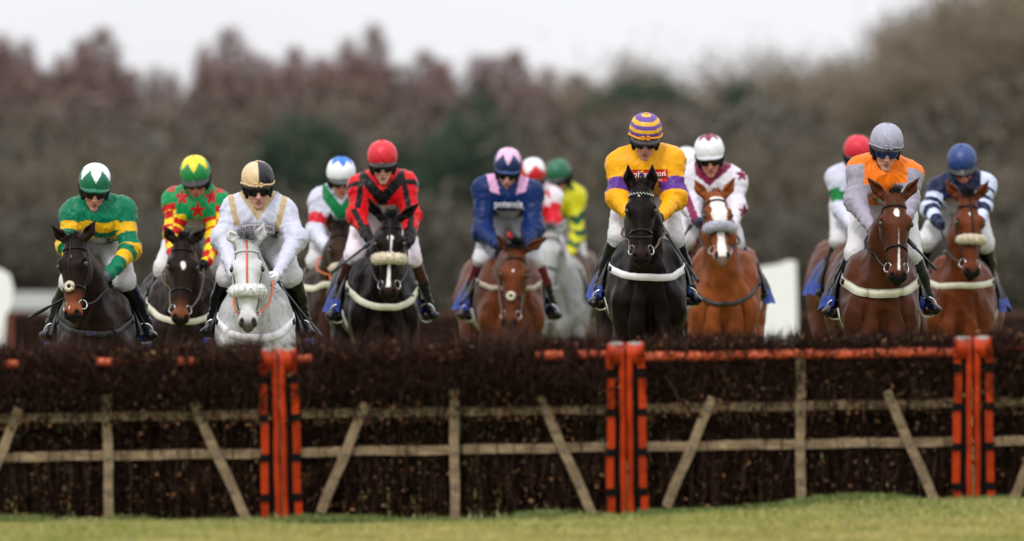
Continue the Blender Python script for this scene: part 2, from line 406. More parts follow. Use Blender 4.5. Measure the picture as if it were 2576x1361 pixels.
def horse(h):
    d = FPX / h['s']; d0 = d                       # rider's helmet sits at distance d
    yh = d - .98                                  # the poll
    Pp = W(*h['poll'], yh); Mm = W(*h['muz_px'], yh - h.get('lean', .24))
    H = W(*h['top'], d)
    w = H[2] - .90 - GR if 'w' not in h else h['w']        # withers above the turf
    cx = W(h['chest'], 700, d - .5)[0]; rx = W(h['rump'], 700, d + 1.45)[0]
    yaw = math.atan2(rx - cx, 1.95); cs, sn = math.cos(yaw), math.sin(yaw)
    O = np.array([cx + (.5) * math.tan(yaw), d, GR])
    R = np.array([[cs, -sn, 0], [sn, cs, 0], [0, 0, 1.0]])       # rows: trunk axes in world (lateral, back, up)
    def T(x, y, z): return O + x * np.array([cs, -sn, 0]) + y * np.array([sn, cs, 0]) + np.array([0, 0, z])
    L = np.linalg.norm(Mm - Pp); a, l, f = head_frame(Pp, Mm, h.get('roll', (0, 0)))
    k = L / .60; kk = min(max(k, .95), 1.10) * 1.08
    def Hd(u, v, x): return Pp + a * (u * k) + f * (v * kk) + l * (x * kk)
    RH = np.array([l, f, a])
    F = Field()
    s = h.get('bulk', 1.0) * 1.06
    F.ell(T(0, .34, w - .40), (.285 * s, .66, .335), R, .1)
    F.ell(T(0, .80, w - .36), (.25 * s, .50, .27), R, .12)
    for q in (-1, 1):
        F.ell(T(q * .135, 1.12, w - .30), (.165, .34, .30), R, .12)
        F.ell(T(q * .15, -.14, w - .38), (.125 * s, .24, .34), R, .10)
        F.ell(T(q * .165 * s, -.37, w - .52), (.095, .13, .17), R, .06)
        F.ell(T(q * .092, -.50, w - .62), (.078, .10, .16), R, .030)
        F.ell(T(q * .165, -.30, w - .78), (.085, .13, .20), R, .045)
    F.ell(T(0, -.30, w - .52), (.20 * s, .22, .26), R, .12)
    GV = [((0, -.64, w - .50), (0, -.60, w - .86), .016, .05), ((-.13, -.56, w - .34), (-.185, -.50, w - .74), .010, .05), ((.13, -.56, w - .34), (.185, -.50, w - .74), .010, .05)]
    F.cone(T(0, -.08, w - .08), T(0, .30, w - .10), .065, .06, .12)
    # neck
    N0 = T(0, -.16, w - .30); N1 = T(0, -.42, w - .36)
    Pb = Pp + np.array([0, .06, -.03])
    mid = (N0 * .45 + Pb * .55) + np.array([0, .02, .03])
    lat = nrm([1, 0, 0])
    F.cone(N0, mid, .235, .150, .16, l, 1.45)
    F.cone(N1, mid + np.array([0, -.04, -.10]), .20, .115, .14, l, 1.35)
    F.cone(mid, Pb + np.array([0, .02, -.03]), .150, .092, .10, l, 1.25)
    for a_, b_, r_, k_ in GV:
        A_, B_ = F.proj(np.array([T(*a_), T(*b_)]), 0.0, 5); F.cone(A_, B_, r_, r_, k_, op='s')
    # head
    F.ell(Hd(.07, -.01, 0), (.080, .085, .12), RH, .04)
    F.ell(Hd(.20, .005, 0), (.092, .075, .13), RH, .05)
    for q in (-1, 1):
        F.ell(Hd(.19, .032, q * .072), (.036, .040, .052), RH, .035)
        F.ell(Hd(.205, -.075, q * .052), (.042, .078, .115), RH, .04)
        F.ell(Hd(.36, -.015, q * .038), (.030, .042, .12), RH, .05)
        F.ell(Hd(.548, .004, q * .034), (.031, .034, .045), RH, .025)
    F.cone(Hd(.22, .030, 0), Hd(.50, .012, 0), .060, .036, .05)
    F.cone(Hd(.26, -.075, 0), Hd(.54, -.035, 0), .045, .034, .05)
    F.ell(Hd(.535, -.008, 0), (.050, .050, .062), RH, .04)
    F.ell(Hd(.585, -.030, 0), (.034, .030, .030), RH, .02)
    for q in (-1, 1):
        F.ell(Hd(.562, .040, q * .043), (.013, .018, .021), RH, .012, 's')
        F.ell(Hd(.205, .046, q * .098), (.017, .016, .026), RH, .02, 's')
    F.cone(Hd(.598, .02, -.03), Hd(.598, .02, .03), .006, .006, .012, op='s')
    # ears
    for q, e in ((-1, h['earL']), (1, h['earR'])):
        b = Hd(-.005, -.012, q * .062); tip = W(*e, b[1] - .02)
        ax = nrm(tip - b); m1 = b + (tip - b) * .42 + l * q * .006; out = nrm(f * .8 + l * q * h.get('earout', .25)); out = nrm(out - ax * (out @ ax))
        F.cone(b, m1, .032, .040, .03, out, 1.4); F.cone(m1, tip, .039, .006, .02, out, 1.2)
        F.cone(b + ax * .05 + out * .028, tip - ax * .035 + out * .013, .025, .004, .012, None, 1.0, 's')
    # legs
    sc = w / 1.6
    for q, pose in ((-1, h.get('fl', 'half')), (1, h.get('fr', 'reach'))):
        kn, fe, ho = [T(q * p[0], p[1], p[2] * sc) for p in FRONT[pose]]
        el = T(q * .16, -.20, w - .74)
        F.cone(el, kn, .085, .046, .08); F.cone(kn + (el - kn) * .06, kn - (kn - fe) * .04, .048, .046, .02)
        F.cone(kn, fe, .040, .032, .03); F.cone(fe, fe + (ho - fe) * .55, .037, .030, .03); F.cone(fe + (ho - fe) * .5, ho, .040, .052, .02)
    for q, pose in ((-1, h.get('hl', 'push')), (1, h.get('hr', 'mid'))):
        st, hk, fe, ho = [T(q * p[0], p[1], p[2] * sc) for p in HIND[pose]]
        hp = T(q * .15, 1.12, w - .42)
        F.cone(hp, st, .18, .115, .1); F.cone(st, hk, .105, .055, .07); F.cone(hk, fe, .046, .034, .03)
        F.cone(fe, fe + (ho - fe) * .55, .038, .030, .03); F.cone(fe + (ho - fe) * .5, ho, .042, .054, .02)
    lo, hi = F.box()
    q_ = h.get('q', 1.0)
    hx0, hx1 = min(Pp[0], Mm[0]) - .2, max(Pp[0], Mm[0]) + .2
    hy0, hy1 = min(Mm[1], Pp[1]) - .13, Pp[1] + .12
    V, Fq = F.mesh(lines(lo[0] - .05, hi[0] + .05, hx0, hx1, .0062 * q_, .014 * q_), lines(lo[1] - .05, hi[1] + .05, hy0, hy1, .0075 * q_, .020 * q_),
                   lines(lo[2] - .05, hi[2] + .05, Mm[2] - .06, hi[2] + .03, .0065 * q_, .016 * q_))
    # muscle and vein relief
    nn = F.grad(V); hd = (np.abs((V - Pp) @ l) < .16) & (V[:, 1] < Pp[1] + .12)
    V = V + nn * (np.where(hd, .0015, .007) * wob(V, 11, 21) + np.where(hd, 0, .009) * np.clip(1 - np.abs(wob(V * [1.2, 1, .6], 7, 33 + h['seed'])) * 2.2, 0, 1) - np.where(hd, 0, .004) * np.clip(1 - np.abs(wob(V * [1, 1, .7], 16, 44)) * 3.0, 0, 1))[:, None]
    V[:, 2] = np.maximum(V[:, 2], GR + .002)
    root = empty('horse', (O[0], O[1], GR), h['label'], 'horse', 'horses galloping towards the hurdles')
    org = (O[0], O[1], GR)
    C = coat_colours(h, V, (Pp, a, l, f, L), w, T)
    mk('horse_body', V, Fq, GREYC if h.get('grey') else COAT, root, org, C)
    def add(name, vf, mat, parent=root, smooth=True):
        return mk(name, vf[0], vf[1], mat, parent, org if parent is root else (org), None, smooth)
    def sub(name, vf, mat, parent):      # parent sits at the root's origin already
        return mk(name, vf[0], vf[1], mat, parent, org)
    # eyes
    for q in (-1, 1):
        c = Hd(.205, .030, q * .090); E = Field(); E.ell(c, (.0205, .020, .024), RH)
        lo2, hi2 = E.box(); add('eye', E.mesh(*[uni(lo2[i], hi2[i], .006) for i in range(3)]), EYE)
    # mane along the crest, forelock between the ears, tail
    hm = h.get('hair', HAIR); r = np.random.default_rng(h['seed'])
    n = h.get('fn', 190); fl = h.get('flen', .15)
    side = h.get('fside', 0.0)
    roots = np.array([Hd(-.005, .0, 0)]) + l * r.uniform(-.036, .036, n)[:, None] + f * r.uniform(-.01, .035, n)[:, None] - a * r.uniform(-.02, .04, n)[:, None]
    dirs = -a * r.uniform(.2, 1.4, n)[:, None] * h.get('fup', .5) + f * r.uniform(.4, 1.0, n)[:, None] + l * (r.normal(size=n) * .45 + side)[:, None]
    mv = [hairs(roots, dirs, fl * r.uniform(.5, 1.15, n), .0028, curl=np.tile(a * h.get('fdrop', 5.0), (n, 1)) + l * (side * 2) + r.normal(size=(n, 3)) * 1.5, seg=4, r=r)]
    t = r.uniform(0, 1, 420); wp = T(0, -.05, w + .0)
    crest = Pp + np.array([0, .03, .04]) + (wp - Pp - np.array([0, .03, .04])) * t[:, None]
    crest = crest + np.array([0, 0, 1.0]) * (np.sin(t * 3.14) * .02)[:, None]
    crest = F.proj(crest, -.01, 3) + l * r.uniform(-.02, .02, 420)[:, None]
    mv.append(hairs(crest, np.array([.35, .5, .75]) + r.normal(size=(420, 3)) * .3, r.uniform(.05, .12, 420), .003, curl=np.tile([.6, 1.0, -2.5], (420, 1)), seg=3, r=r))
    add('mane', join(mv), hm)
    n = 260; tr = T(0, 1.44, w - .22)
    add('tail', hairs(tr + r.normal(size=(n, 3)) * .02, np.array([sn, cs, .2]) + r.normal(size=(n, 3)) * .16, r.uniform(.45, .8, n), .006, curl=np.tile([0, .1, -.9], (n, 1)), seg=4, r=r), hm)
    # ---- tack, laid on the surface
    def path(pts, off, it=4):
        P = F.proj(np.array(pts), off, it); return P, F.grad(P)
    def arc_head(u, off, n=26, v0=-.13, full=True, du=0.0, a0=-2.2, a1=2.2):
        an = np.linspace(a0, a1, n)
        pts = [Hd(u + du * (1 - math.cos(t)), .0 + .10 * math.cos(t), .10 * math.sin(t)) for t in an]
        return path(pts, off)
    br = empty_part = None
    lm = h.get('strap', LEATH); fc = h.get('face_strap')
    P_, N_ = arc_head(.085, .003, 26, a0=-1.75, a1=1.75, du=-.01)
    br = add('bridle', ribbon(P_, N_, .016, .005), h.get('brow', lm))
    if h.get('beads'):
        i = np.arange(3, 23); bv = []
        for j in i:
            p, nn_ = P_[j], N_[j]; e = Field(); bv.append(tube([p + nn_ * .004 - l * .005, p + nn_ * .008 + a * .007], [.001, .006], 4) if j % 2 else tube([p + nn_ * .004 + l * .005, p + nn_ * .008 - a * .007], [.001, .006], 4))
        sub('brow_beading', join(bv), BEAD, br)
    for q in (-1, 1):
        pts = [Hd(.03 + (.47) * t, .02 * (1 - t) + .002, q * (.105 - .03 * t)) for t in np.linspace(0, 1, 22)]
        pts = [Hd(u_, -.045 + .045 * (u_ / .5), q * .105) for u_ in np.linspace(.05, .47, 22)]
        P2, N2 = path(pts, .003); sub('cheek_strap', ribbon(P2, N2, .014, .004), lm, br)
    pts = [Hd(.07 + .03 * math.cos(t * 1.0), .0, 0) for t in (0,)]
    if h.get('nb', 'cav') in ('cav', 'both'):
        P2, N2 = arc_head(.37, .003, 24, a0=-1.9, a1=1.9); sub('noseband', ribbon(P2, N2, .020, .005), lm, br)
    if h.get('nb') == 'drop' or h.get('grackle'):
        P2, N2 = arc_head(.43, .003, 24, a0=-1.9, a1=1.9, du=-.04); sub('noseband', ribbon(P2, N2, .016, .005), lm, br)
    if fc is not None:
        P2, N2 = path([Hd(u_, .12, h.get('fcx', 0.0)) for u_ in np.linspace(-.01, .37, 22)], .003); sub('face_strap', ribbon(P2, N2, .016, .005), fc, br)
    if h.get('fleece'):
        m_, kind = h['fleece']
        if kind == 'roll':
            uu = h.get('fu', .375)
            P2, N2 = arc_head(uu, h.get('frad', .036) - .004, 22, a0=-1.35, a1=1.35, du=-.02)
            fr_ = h.get('frad', .036); cnt = 2600; tt = r.uniform(0, 21, cnt); i0 = np.minimum(tt.astype(int), 20); fr = (tt - i0)[:, None]
            cen = P2[i0] * (1 - fr) + P2[i0 + 1] * fr; dr = r.normal(size=(cnt, 3)); dr /= np.linalg.norm(dr, axis=1, keepdims=True)
            tv = tube(P2, fr_ * (.86 + .08 * np.sin(np.arange(22) * 2.3)) * np.clip(np.sin(np.linspace(.12, 3.02, 22)) * 2.2, .3, 1), 12)
            sub('sheepskin_roll', join([tv, hairs(cen + dr * fr_ * .7 * np.clip(np.sin(np.pi * (tt + .6) / 22.2) * 2.2, .3, 1)[:, None], dr + r.normal(size=(cnt, 3)) * .3, r.uniform(.012, .030, cnt), .0045, seg=2, r=r)]), m_, br)
        else:
            c0 = F.proj(np.array([Hd(.385, .12, h.get('fcx', 0.0))]), .012)[0]; cnt = 900
            an = r.uniform(0, 6.283, cnt); cen = c0 + (l * np.cos(an)[:, None] + a * np.sin(an)[:, None]) * .026
            dr = r.normal(size=(cnt, 3)) * .6 + f * .6 + (l * np.cos(an)[:, None] + a * np.sin(an)[:, None]) * .6
            ring = [c0 + (l * math.cos(t) + a * math.sin(t)) * .026 for t in np.linspace(0, 6.283, 20)]
            sub('sheepskin_pad', join([tube(ring, .013, 8), hairs(cen, dr, r.uniform(.014, .024, cnt), .003, seg=2, r=r)]), m_, br)
            sub('pad_buckle', boxm((-.012, -.012, -.004), (.012, .012, .012), RH[[0, 2, 1]] * np.array([[1], [1], [1]]), c0), lm, br)
    rings = []
    for q in (-1, 1):
        c0 = F.proj(np.array([Hd(.485, -.01, q * .08)]), .008)[0]
        ax = nrm(l * q + f * .8); b1 = nrm(np.cross(ax, a)); ring = [c0 + (a * math.cos(t) + b1 * math.sin(t)) * .034 for t in np.linspace(0, 6.283, 25)]
        sub('bit_ring', tube(ring, .0042, 6), STEEL, br); rings.append(c0 - a * .005 + (-f) * .02)
    # reins to the rider's hands
    for q, hnd in ((-1, h.get('_handL')), (1, h.get('_handR'))):
        if hnd is None: continue
        p0 = rings[0 if q < 0 else 1]; p1 = hnd; n = 16; pts = []
        for t in np.linspace(0, 1, n):
            p = p0 * (1 - t) + p1 * t + np.array([0, 0, -.05 * math.sin(math.pi * t)]) + np.array([q * .03 * math.sin(math.pi * t), 0, 0]); pts.append(p)
        pts = np.array(pts); dd = F.ev(pts); g = F.grad(pts); pts = pts + g * np.clip(.012 - dd, 0, .3)[:, None]
        sub('rein', ribbon(pts, np.tile([0, -.6, .8], (n, 1)), .019, .005), h.get('rein', lm), br)
    # breast girth
    if h.get('girth'):
        m_, drop, wdt = h['girth']; wdt *= .78; zb = W(0, h['gb'], d - .55)[2] - GR if 'gb' in h else w - .36; top_ = w - .20; drop = top_ - zb
        an = np.linspace(-1.6, 1.6, 46); pts = []
        for t in an:
            c = math.cos(t * .95); pts.append(T(.26 * math.sin(t), -.08 - .60 * max(c, -.2), top_ - drop * max(0, math.cos(t * .92)) ** .8))
        P2, N2 = path(pts, .006, 6); bg_ = add('breast_girth', ribbon(P2, N2, wdt, .006), m_)
        if h.get('edge'):
            Tn = np.gradient(P2, axis=0); Tn /= np.linalg.norm(Tn, axis=1, keepdims=True); B = np.cross(Tn, N2)
            for e in (-1, 1): sub('girth_edging', ribbon(P2 + B * e * wdt * .5 + N2 * .003, N2, .006, .005), h['edge'], bg_)
        if h.get('gtext'):
            txt(h['gtext'], W(h['gtext_px'][0], h['gtext_px'][1], P2[23][1] - .1), .034, pm('purple_thread', (.16, .09, .35), rough=.6), bg_, org, F, .0135)
        for q in (-1, 1):
            i = 3 if q < 0 else 42
            p = P2[i]; sub('girth_buckle', ribbon(np.array([p + N2[i] * .006 - Tt * .03 for Tt in (nrm(P2[i + 1] - P2[i]),)] + [p + N2[i] * .008, p + N2[i] * .006 + nrm(P2[i + 1] - P2[i]) * .03]), np.tile(N2[i], (3, 1)), wdt * .7, .006), lm, bg_)
    # saddle cloth, saddle, girth
    def drape(y0, y1, amax, off, flare, ny=14, na=44, droop=0.0):
        G = np.zeros((ny, na, 3)); an = np.linspace(-amax, amax, na)
        for i, y in enumerate(np.linspace(y0, y1, ny)):
            for j, t in enumerate(an): G[i, j] = T(.36 * math.sin(t), y, w - .36 + .45 * math.cos(t))
        G = F.proj(G.reshape(-1, 3), off, 5).reshape(ny, na, 3)
        lt = np.array([cs, -sn, 0]); e = (np.abs(an) / amax) ** 3
        wv = np.sin(np.linspace(0, 9 + h['seed'] % 3, ny))[:, None] * .030 * e[None, :]
        yy_ = np.linspace(0, 1, ny)[:, None]; sw = .45 + .8 * np.clip(yy_ * 2.2, 0, 1) * (1 + .35 * np.sin(yy_ * 11 + h['seed']))
        G = G + lt * ((np.sign(an) * e * flare)[None, :, None] * sw[..., None] + (wv * np.sign(an))[..., None]); G[..., 2] -= droop * e[None, :] * (1 + np.sin(yy_ * 9 + 1))
        G[..., 1] += (e[None, :] * (1 - yy_) * .10 * (flare > .05))
        return sheet(G, F.grad(G.reshape(-1, 3)).reshape(G.shape), .006)
    add('saddle_cloth', drape(.06, .70, 1.66, .010, .052, ny=26, droop=.03), h.get('cloth', BLUEC))
    sd = Field(); sd.ell(T(0, .28, w + .02), (.15, .24, .05), R, .03); sd.ell(T(0, .46, w + .045), (.13, .08, .035), R, .03); sd.ell(T(0, .04, w + .03), (.08, .06, .05), R, .03)
    lo2, hi2 = sd.box(); sa = add('saddle', sd.mesh(*[uni(lo2[i], hi2[i], .014) for i in range(3)]), LEATH)
    sub('saddle_flap', drape(.0, .40, 1.55, .024, .012, ny=10, na=32), LEATH, sa)
    P2, N2 = path([T(.36 * math.sin(t), .12, w - .42 - .42 * math.cos(t)) for t in np.linspace(-1.5, 1.5, 30)], .006, 5)
    sub('girth', ribbon(P2, N2, .09, .006), h.get('girthm', WEB_W), sa)
    for q, ft in ((-1, h.get('_footL')), (1, h.get('_footR'))):
        if ft is None: continue
        top = T(q * .27, .10, w - .12); b = ft + np.array([0, -.035, .085]); pts = np.array([top * (1 - t) + b * t for t in np.linspace(0, 1, 8)])
        lt = np.array([q, -.5, 0]); stp = sub('stirrup_leather', ribbon(pts, np.tile(nrm(lt), (8, 1)), .022, .004), LEATH, sa)
        ring = [ft + np.array([math.sin(t) * .062 * (1 if abs(math.sin(t)) < .99 else 1), -.035, .032 + .062 * math.cos(t) - (.02 if math.cos(t) < -.6 else 0)]) for t in np.linspace(0, 6.283, 25)]
        sub('stirrup_iron', tube(ring, .0065, 6), STEEL, sa)
    return F, O, R, T, w, root

def txt(s_, c, size, mat, parent, org, F=None, off=.004, rot=0.0, name='lettering', bold=0.0, bend=0.0, sx=1.0):
    cu = bpy.data.curves.new('t', 'FONT'); cu.body = s_; cu.size = size; cu.align_x = 'CENTER'; cu.align_y = 'CENTER'; cu.extrude = .0012; cu.offset = bold * size
    cu.resolution_u = 3
    ob = bpy.data.objects.new('t', cu); dg = bpy.context.evaluated_depsgraph_get()
    me = bpy.data.meshes.new_from_object(ob); bpy.data.objects.remove(ob); bpy.data.curves.remove(cu)
    v = np.zeros(len(me.vertices) * 3); me.vertices.foreach_get('co', v); v = v.reshape(-1, 3)
    F_ = [tuple(p.vertices) for p in me.polygons]; bpy.data.meshes.remove(me)
    x, z, t = v[:, 0] * sx, v[:, 1] - bend * (v[:, 0] ** 2), v[:, 2]
    P = np.stack([c[0] + x * math.cos(rot) - z * math.sin(rot), np.full(len(v), c[1]), c[2] + x * math.sin(rot) + z * math.cos(rot)], 1)
    if F is not None:
        P[:, 1] = F.ray(P - np.array([0, .25, 0]), (0, 1, 0), 60)[:, 1] - off
    P[:, 1] -= t
    return mk(name, P, F_, mat, parent, org, None, False)
# ------------------------------------------------------------------ riders
SILK = pm('racing_silk', attr=True, rough=.34, bump=(9, .55, 1.4), spec=.5, ior=1.24, var=.05, vs=14)
CAP = pm('silk_cap', attr=True, rough=.40, bump=(14, .35, 1.0), spec=.5)
SKIN = pm('skin', attr=True, rough=.5, bump=(120, .08), spec=.4)
BREECH = pm('white_breeches', (.57, .56, .575), rough=.62, bump=(13, .5, 1.6), var=.05, vs=10)
BOOT = pm('boot_leather', attr=True, rough=.27, bump=(14, .25, .6), spec=.5, ior=1.30)
GLOVEK = pm('black_glove', (.007, .007, .009), ior=1.25, rough=.55, bump=(60, .3))
PEAK = pm('helmet_peak_plain', (.010, .010, .012), rough=.3, spec=.6)
LENS = pm('goggle_lens', (.003, .003, .004), rough=.12, spec=.35)
LENSB = pm('blue_goggle_lens', (.01, .03, .25), rough=.08, spec=.9, metal=.6)
STRAP = pm('black_padding', (.007, .007, .008), rough=.6, ior=1.25)
WHIPM = pm('whip_leather', (.012, .012, .014), rough=.35)
BIBW = pm('white_neck_band', (.7, .7, .7), rough=.7)
c8 = lambda r, g, b: srgb(r, g, b)

def mixc(C, k, col): 
    k = np.clip(np.asarray(k, float), 0, 1)[:, None]; return C * (1 - k) + np.array(col) * k
def step(v, e=.004): return np.clip(v / e + .5, 0, 1)
def star2(x, z, cx, cz, r):
    dx, dz = x - cx, z - cz; a = np.arctan2(dx, dz); rr = np.hypot(dx, dz); m = (a + math.pi / 5) % (2 * math.pi / 5) - math.pi / 5
    lim = r * (1 - .62 * np.clip(np.abs(m) / (math.pi / 5), 0, 1)); return step(lim - rr)

def rider(p, hs):
    s = p['s']; d = FPX / s
    H = W(*p['top'], d); sc = p.get('scale', 1.0)
    def px(key, dx, dy, dz):
        if key in p and p[key] is not None: return W(p[key][0], p[key][1], d + dy)
        return H + np.array([dx, dy, dz])
    shx = p.get('sh', .185) - .020
    S = {q: H + np.array([p.get('shdx', 0) + q * shx, .12, -.365 + q * p.get('shroll', 0)]) for q in (-1, 1)}
    E = {-1: px('elL', -.30, .0, -.60) + [.036, 0, 0], 1: px('elR', .30, .0, -.60) - [.036, 0, 0]}
    Wr = {-1: px('haL', -.11, -.30, -.80), 1: px('haR', .11, -.30, -.80)}
    K = {-1: px('knL', -.25, .02, -.86), 1: px('knR', .25, .02, -.86)}
    FT = {-1: px('ftL', -.35, .20, -1.22), 1: px('ftR', .35, .20, -1.22)}
    bx = p.get('hipdx', 0.0)
    PV = H + np.array([bx, .50, -.50]); CH = H + np.array([p.get('shdx', 0) * .8, .16, -.40])
    root_loc = (PV[0], PV[1], FT[-1][2] * .5 + FT[1][2] * .5 - .04)
    root = empty('person', root_loc, p['label'], 'person', 'riders on the galloping horses')
    org = root_loc
    def add(name, vf, mat, parent=root, col=None): return mk(name, vf[0], vf[1], mat, parent, org, col)
    # head frame
    pt = math.radians(p.get('pitch', 14)); hyaw = math.radians(p.get('hyaw', 0)); ro = math.radians(p.get('hroll', 0))
    f = np.array([math.sin(hyaw) * math.cos(pt), -math.cos(hyaw) * math.cos(pt), -math.sin(pt)])
    lx = np.array([math.cos(hyaw), math.sin(hyaw), 0.0]); u = np.cross(lx, f) ; u = -u if u[2] < 0 else u
    lx, u = lx * math.cos(ro) + u * math.sin(ro), u * math.cos(ro) - lx * math.sin(ro)
    hk = p.get('hk', 1.0)
    OC = H - np.array([0, 0, .126 * hk])
    def h3(x, y, z): return OC + (lx * x + f * y + u * z) * hk
    RH = np.array([lx, f, u])
    # ---- body: one continuous figure
    B = Field()
    B.ell(h3(0, -.005, -.02), np.array([.080, .098, .100]) * hk, RH, .03)
    B.ell(h3(0, .032, -.095), np.array([.072, .068, .085]) * hk, RH, .03)
    B.ell(h3(0, .046, -.160), np.array([.053, .050, .046]) * hk, RH, .03)
    B.ell(h3(0, .080, -.196), np.array([.027, .022, .021]) * hk, RH, .02)
    B.cone(h3(0, .098, -.078), h3(0, .126, -.121), .011 * hk, .0165 * hk, .012)
    for q in (-1, 1):
        B.ell(h3(q * .015, .108, -.125), np.array([.010, .011, .009]) * hk, RH, .008)
        B.ell(h3(q * .042, .078, -.110), np.array([.022, .020, .020]) * hk, RH, .02)
        B.ell(h3(q * .076, -.01, -.095), np.array([.010, .022, .03]) * hk, RH, .01)
        B.ell(h3(q * .031, .102, -.074), np.array([.018, .012, .010]) * hk, RH, .01, 's')
        B.ell(h3(q * .031, .086, -.076), np.array([.013, .012, .010]) * hk, RH, .004)
    B.ell(h3(0, .103, -.153), np.array([.026, .013, .0070]) * hk, RH, .006)
    B.ell(h3(0, .100, -.167), np.array([.022, .013, .0075]) * hk, RH, .006)
    B.cone(h3(0, -.01, -.10), CH + np.array([0, -.03, .06]), .056, .07, .04)
    B.cone(CH + np.array([0, .03, .01]), PV, .09, .09, .08, [1, 0, 0], .85)
    for q in (-1, 1):
        B.cone(CH + np.array([0, .02, .04]), S[q], .06, .05, .05)
        B.cone(S[q], E[q], .052, .042, .04); B.cone(E[q], Wr[q], .042, .028, .03)
        hd = nrm(Wr[q] - E[q]); B.cone(Wr[q], Wr[q] + hd * .06, .028, .022, .02)
        HPq = PV + np.array([q * .10, .04, -.10]); B.cone(PV, HPq, .09, .09, .05)
        B.cone(HPq, K[q], .085, .050, .06); an = FT[q] + np.array([0, .07, .09])
        B.cone(K[q], (K[q] + an) / 2 + np.array([0, .03, 0]), .046, .044, .04); B.cone((K[q] + an) / 2 + np.array([0, .03, 0]), an, .044, .026, .03)
        B.cone(an, FT[q] + np.array([0, .03, .022]), .024, .018, .02); B.cone(FT[q] + np.array([0, .03, .022]), FT[q] + np.array([0, -.06, .012]), .018, .016, .02)
    lo, hi = B.box()
    V, F_ = B.mesh(lines(lo[0] - .04, hi[0] + .04, OC[0] - .10, OC[0] + .10, .0055, .02), lines(lo[1] - .04, hi[1] + .04, OC[1] - .16, OC[1] + .02, .006, .022),
                   lines(lo[2] - .04, hi[2] + .04, OC[2] - .26, OC[2] + .0, .0055, .022))
    dd = (V - OC) / hk; X, Y, Z = dd @ lx, dd @ f, dd @ u
    C = np.tile(c8(*p.get('skin', (205, 148, 128))) * [.84, .80, .78], (len(V), 1)); C *= (1 + .10 * wob(V, 60, 2))[:, None]
    C = mixc(C, np.exp(-((np.abs(X) - .040) / .020) ** 2 - ((Z + .118) / .022) ** 2) * .55 * (Y > .03), c8(200, 110, 100))
    C = mixc(C, np.exp(-(X / .014) ** 2 - ((Z + .120) / .016) ** 2) * .4 * (Y > .09), c8(196, 105, 92))
    lip = np.clip(1.3 - ((X / .027) ** 2 + ((Z + .160) / .0135) ** 2), 0, 1) * (Y > .07); C = mixc(C, lip * .8, c8(158, 78, 74))
    C = mixc(C, np.clip(1.2 - ((X / .022) ** 2 + ((Z + .1600) / .0034) ** 2), 0, 1) * (Y > .07), c8(70, 30, 30))
    stub = np.clip(1 - ((X / .055) ** 2 + ((Z + .182) / .035) ** 2), 0, 1) * (Y > .02); C = mixc(C, stub * p.get('stubble', .18), c8(110, 85, 75))
    for q in (-1, 1): C = mixc(C, np.clip(1.5 - (((X - q * .011) / .005) ** 2 + ((Z + .134) / .0035) ** 2), 0, 1) * (Y > .1), c8(60, 30, 28))
    body = add('body', (V, F_), SKIN, root, C)
    # ---- silks
    J = Field()
    J.cone(CH + np.array([0, .0, -.005]), PV + np.array([0, -.06, .01]), .150, .150, .10, [1, 0, 0], .82)
    J.cone(CH + np.array([0, -.05, .0]), CH + np.array([0, .05, .0]), .140, .14, .08, [1, 0, 0], .78)
    NB = h3(0, -.01, -.14)
    J.cone(NB + np.array([0, -.01, -.015]), CH + np.array([0, -.02, .06]), .064, .10, .05)
    fat = p.get('fat', 1.0)
    for q in (-1, 1):
        J.cone(NB + np.array([0, .04, .0]), S[q] + np.array([0, .03, .0]), .060, .086, .08); J.cone(CH + np.array([0, .0, .03]), S[q], .10, .080, .07)
        J.cone(S[q], E[q], .080 * fat, .063 * fat, .06); J.ell(E[q] + np.array([0, .01, -.005]), (.066 * fat, .066 * fat, .063 * fat), None, .05)
        J.cone(E[q], Wr[q], .064 * fat, .038, .05)
        hd = nrm(Wr[q] - E[q]); J.cut(Wr[q] + hd * .012, hd) if False else None
    hem = p.get('hem'); 
    zc = W(0, hem, d + .1)[2] if hem else CH[2] - .16
    # hem: slanted plane so the back stays covered
    J.cone(H + np.array([0, .1, zc - H[2] - .20]), H + np.array([0, .45, zc - H[2] - .20]), .0, .0, .01) if False else None
    lo, hi = J.box()
    V, F_ = J.mesh(*[uni(lo[i], hi[i], .0088) for i in range(3)], newton=1)
    N = J.grad(V)
    # arm membership
    best = np.full(len(V), 9.0); arm = np.zeros(len(V)); tt = np.zeros(len(V)); lat = np.zeros(len(V))
    for q in (-1, 1):
        for (A_, B_, t0, ra, rb) in ((S[q], E[q], 0, .082, .066), (E[q], Wr[q], 1, .066, .04)):
            ab = B_ - A_; L2 = ab @ ab; t = np.clip((V - A_) @ ab / L2, 0, 1); r_ = V - A_ - t[:, None] * ab; D = np.linalg.norm(r_, axis=1) - (ra + (rb - ra) * t)
            m = D < best; best[m] = D[m]; arm[m] = q; tt[m] = t0 + t[m]
            perp = nrm(np.cross(ab, [0, 1, 0])); lat[m] = (r_ @ perp)[m]
    ab = PV - CH; t = np.clip((V - CH) @ ab / (ab @ ab), 0, 1); r_ = (V - CH - t[:, None] * ab) * np.array([.82, 1, 1]); D = np.linalg.norm(r_, axis=1) - .150
    xr = V[:, 0] - H[0]; zr = V[:, 2] - H[2]
    isarm = (best < D - .0) & ((np.abs(xr - p.get('shdx', 0)) > p.get('armx', .155)) | (tt > .55)); arm = np.where(isarm, arm, 0)
    # folds: gathered rings round the sleeves, drag lines on the body
    fold = .0030 * np.sin(tt * 26 + 2.2 * wob(V, 6, 4) + lat * 22) * np.where(arm != 0, .35 + .65 * np.clip(tt - .5, 0, 1), 0)
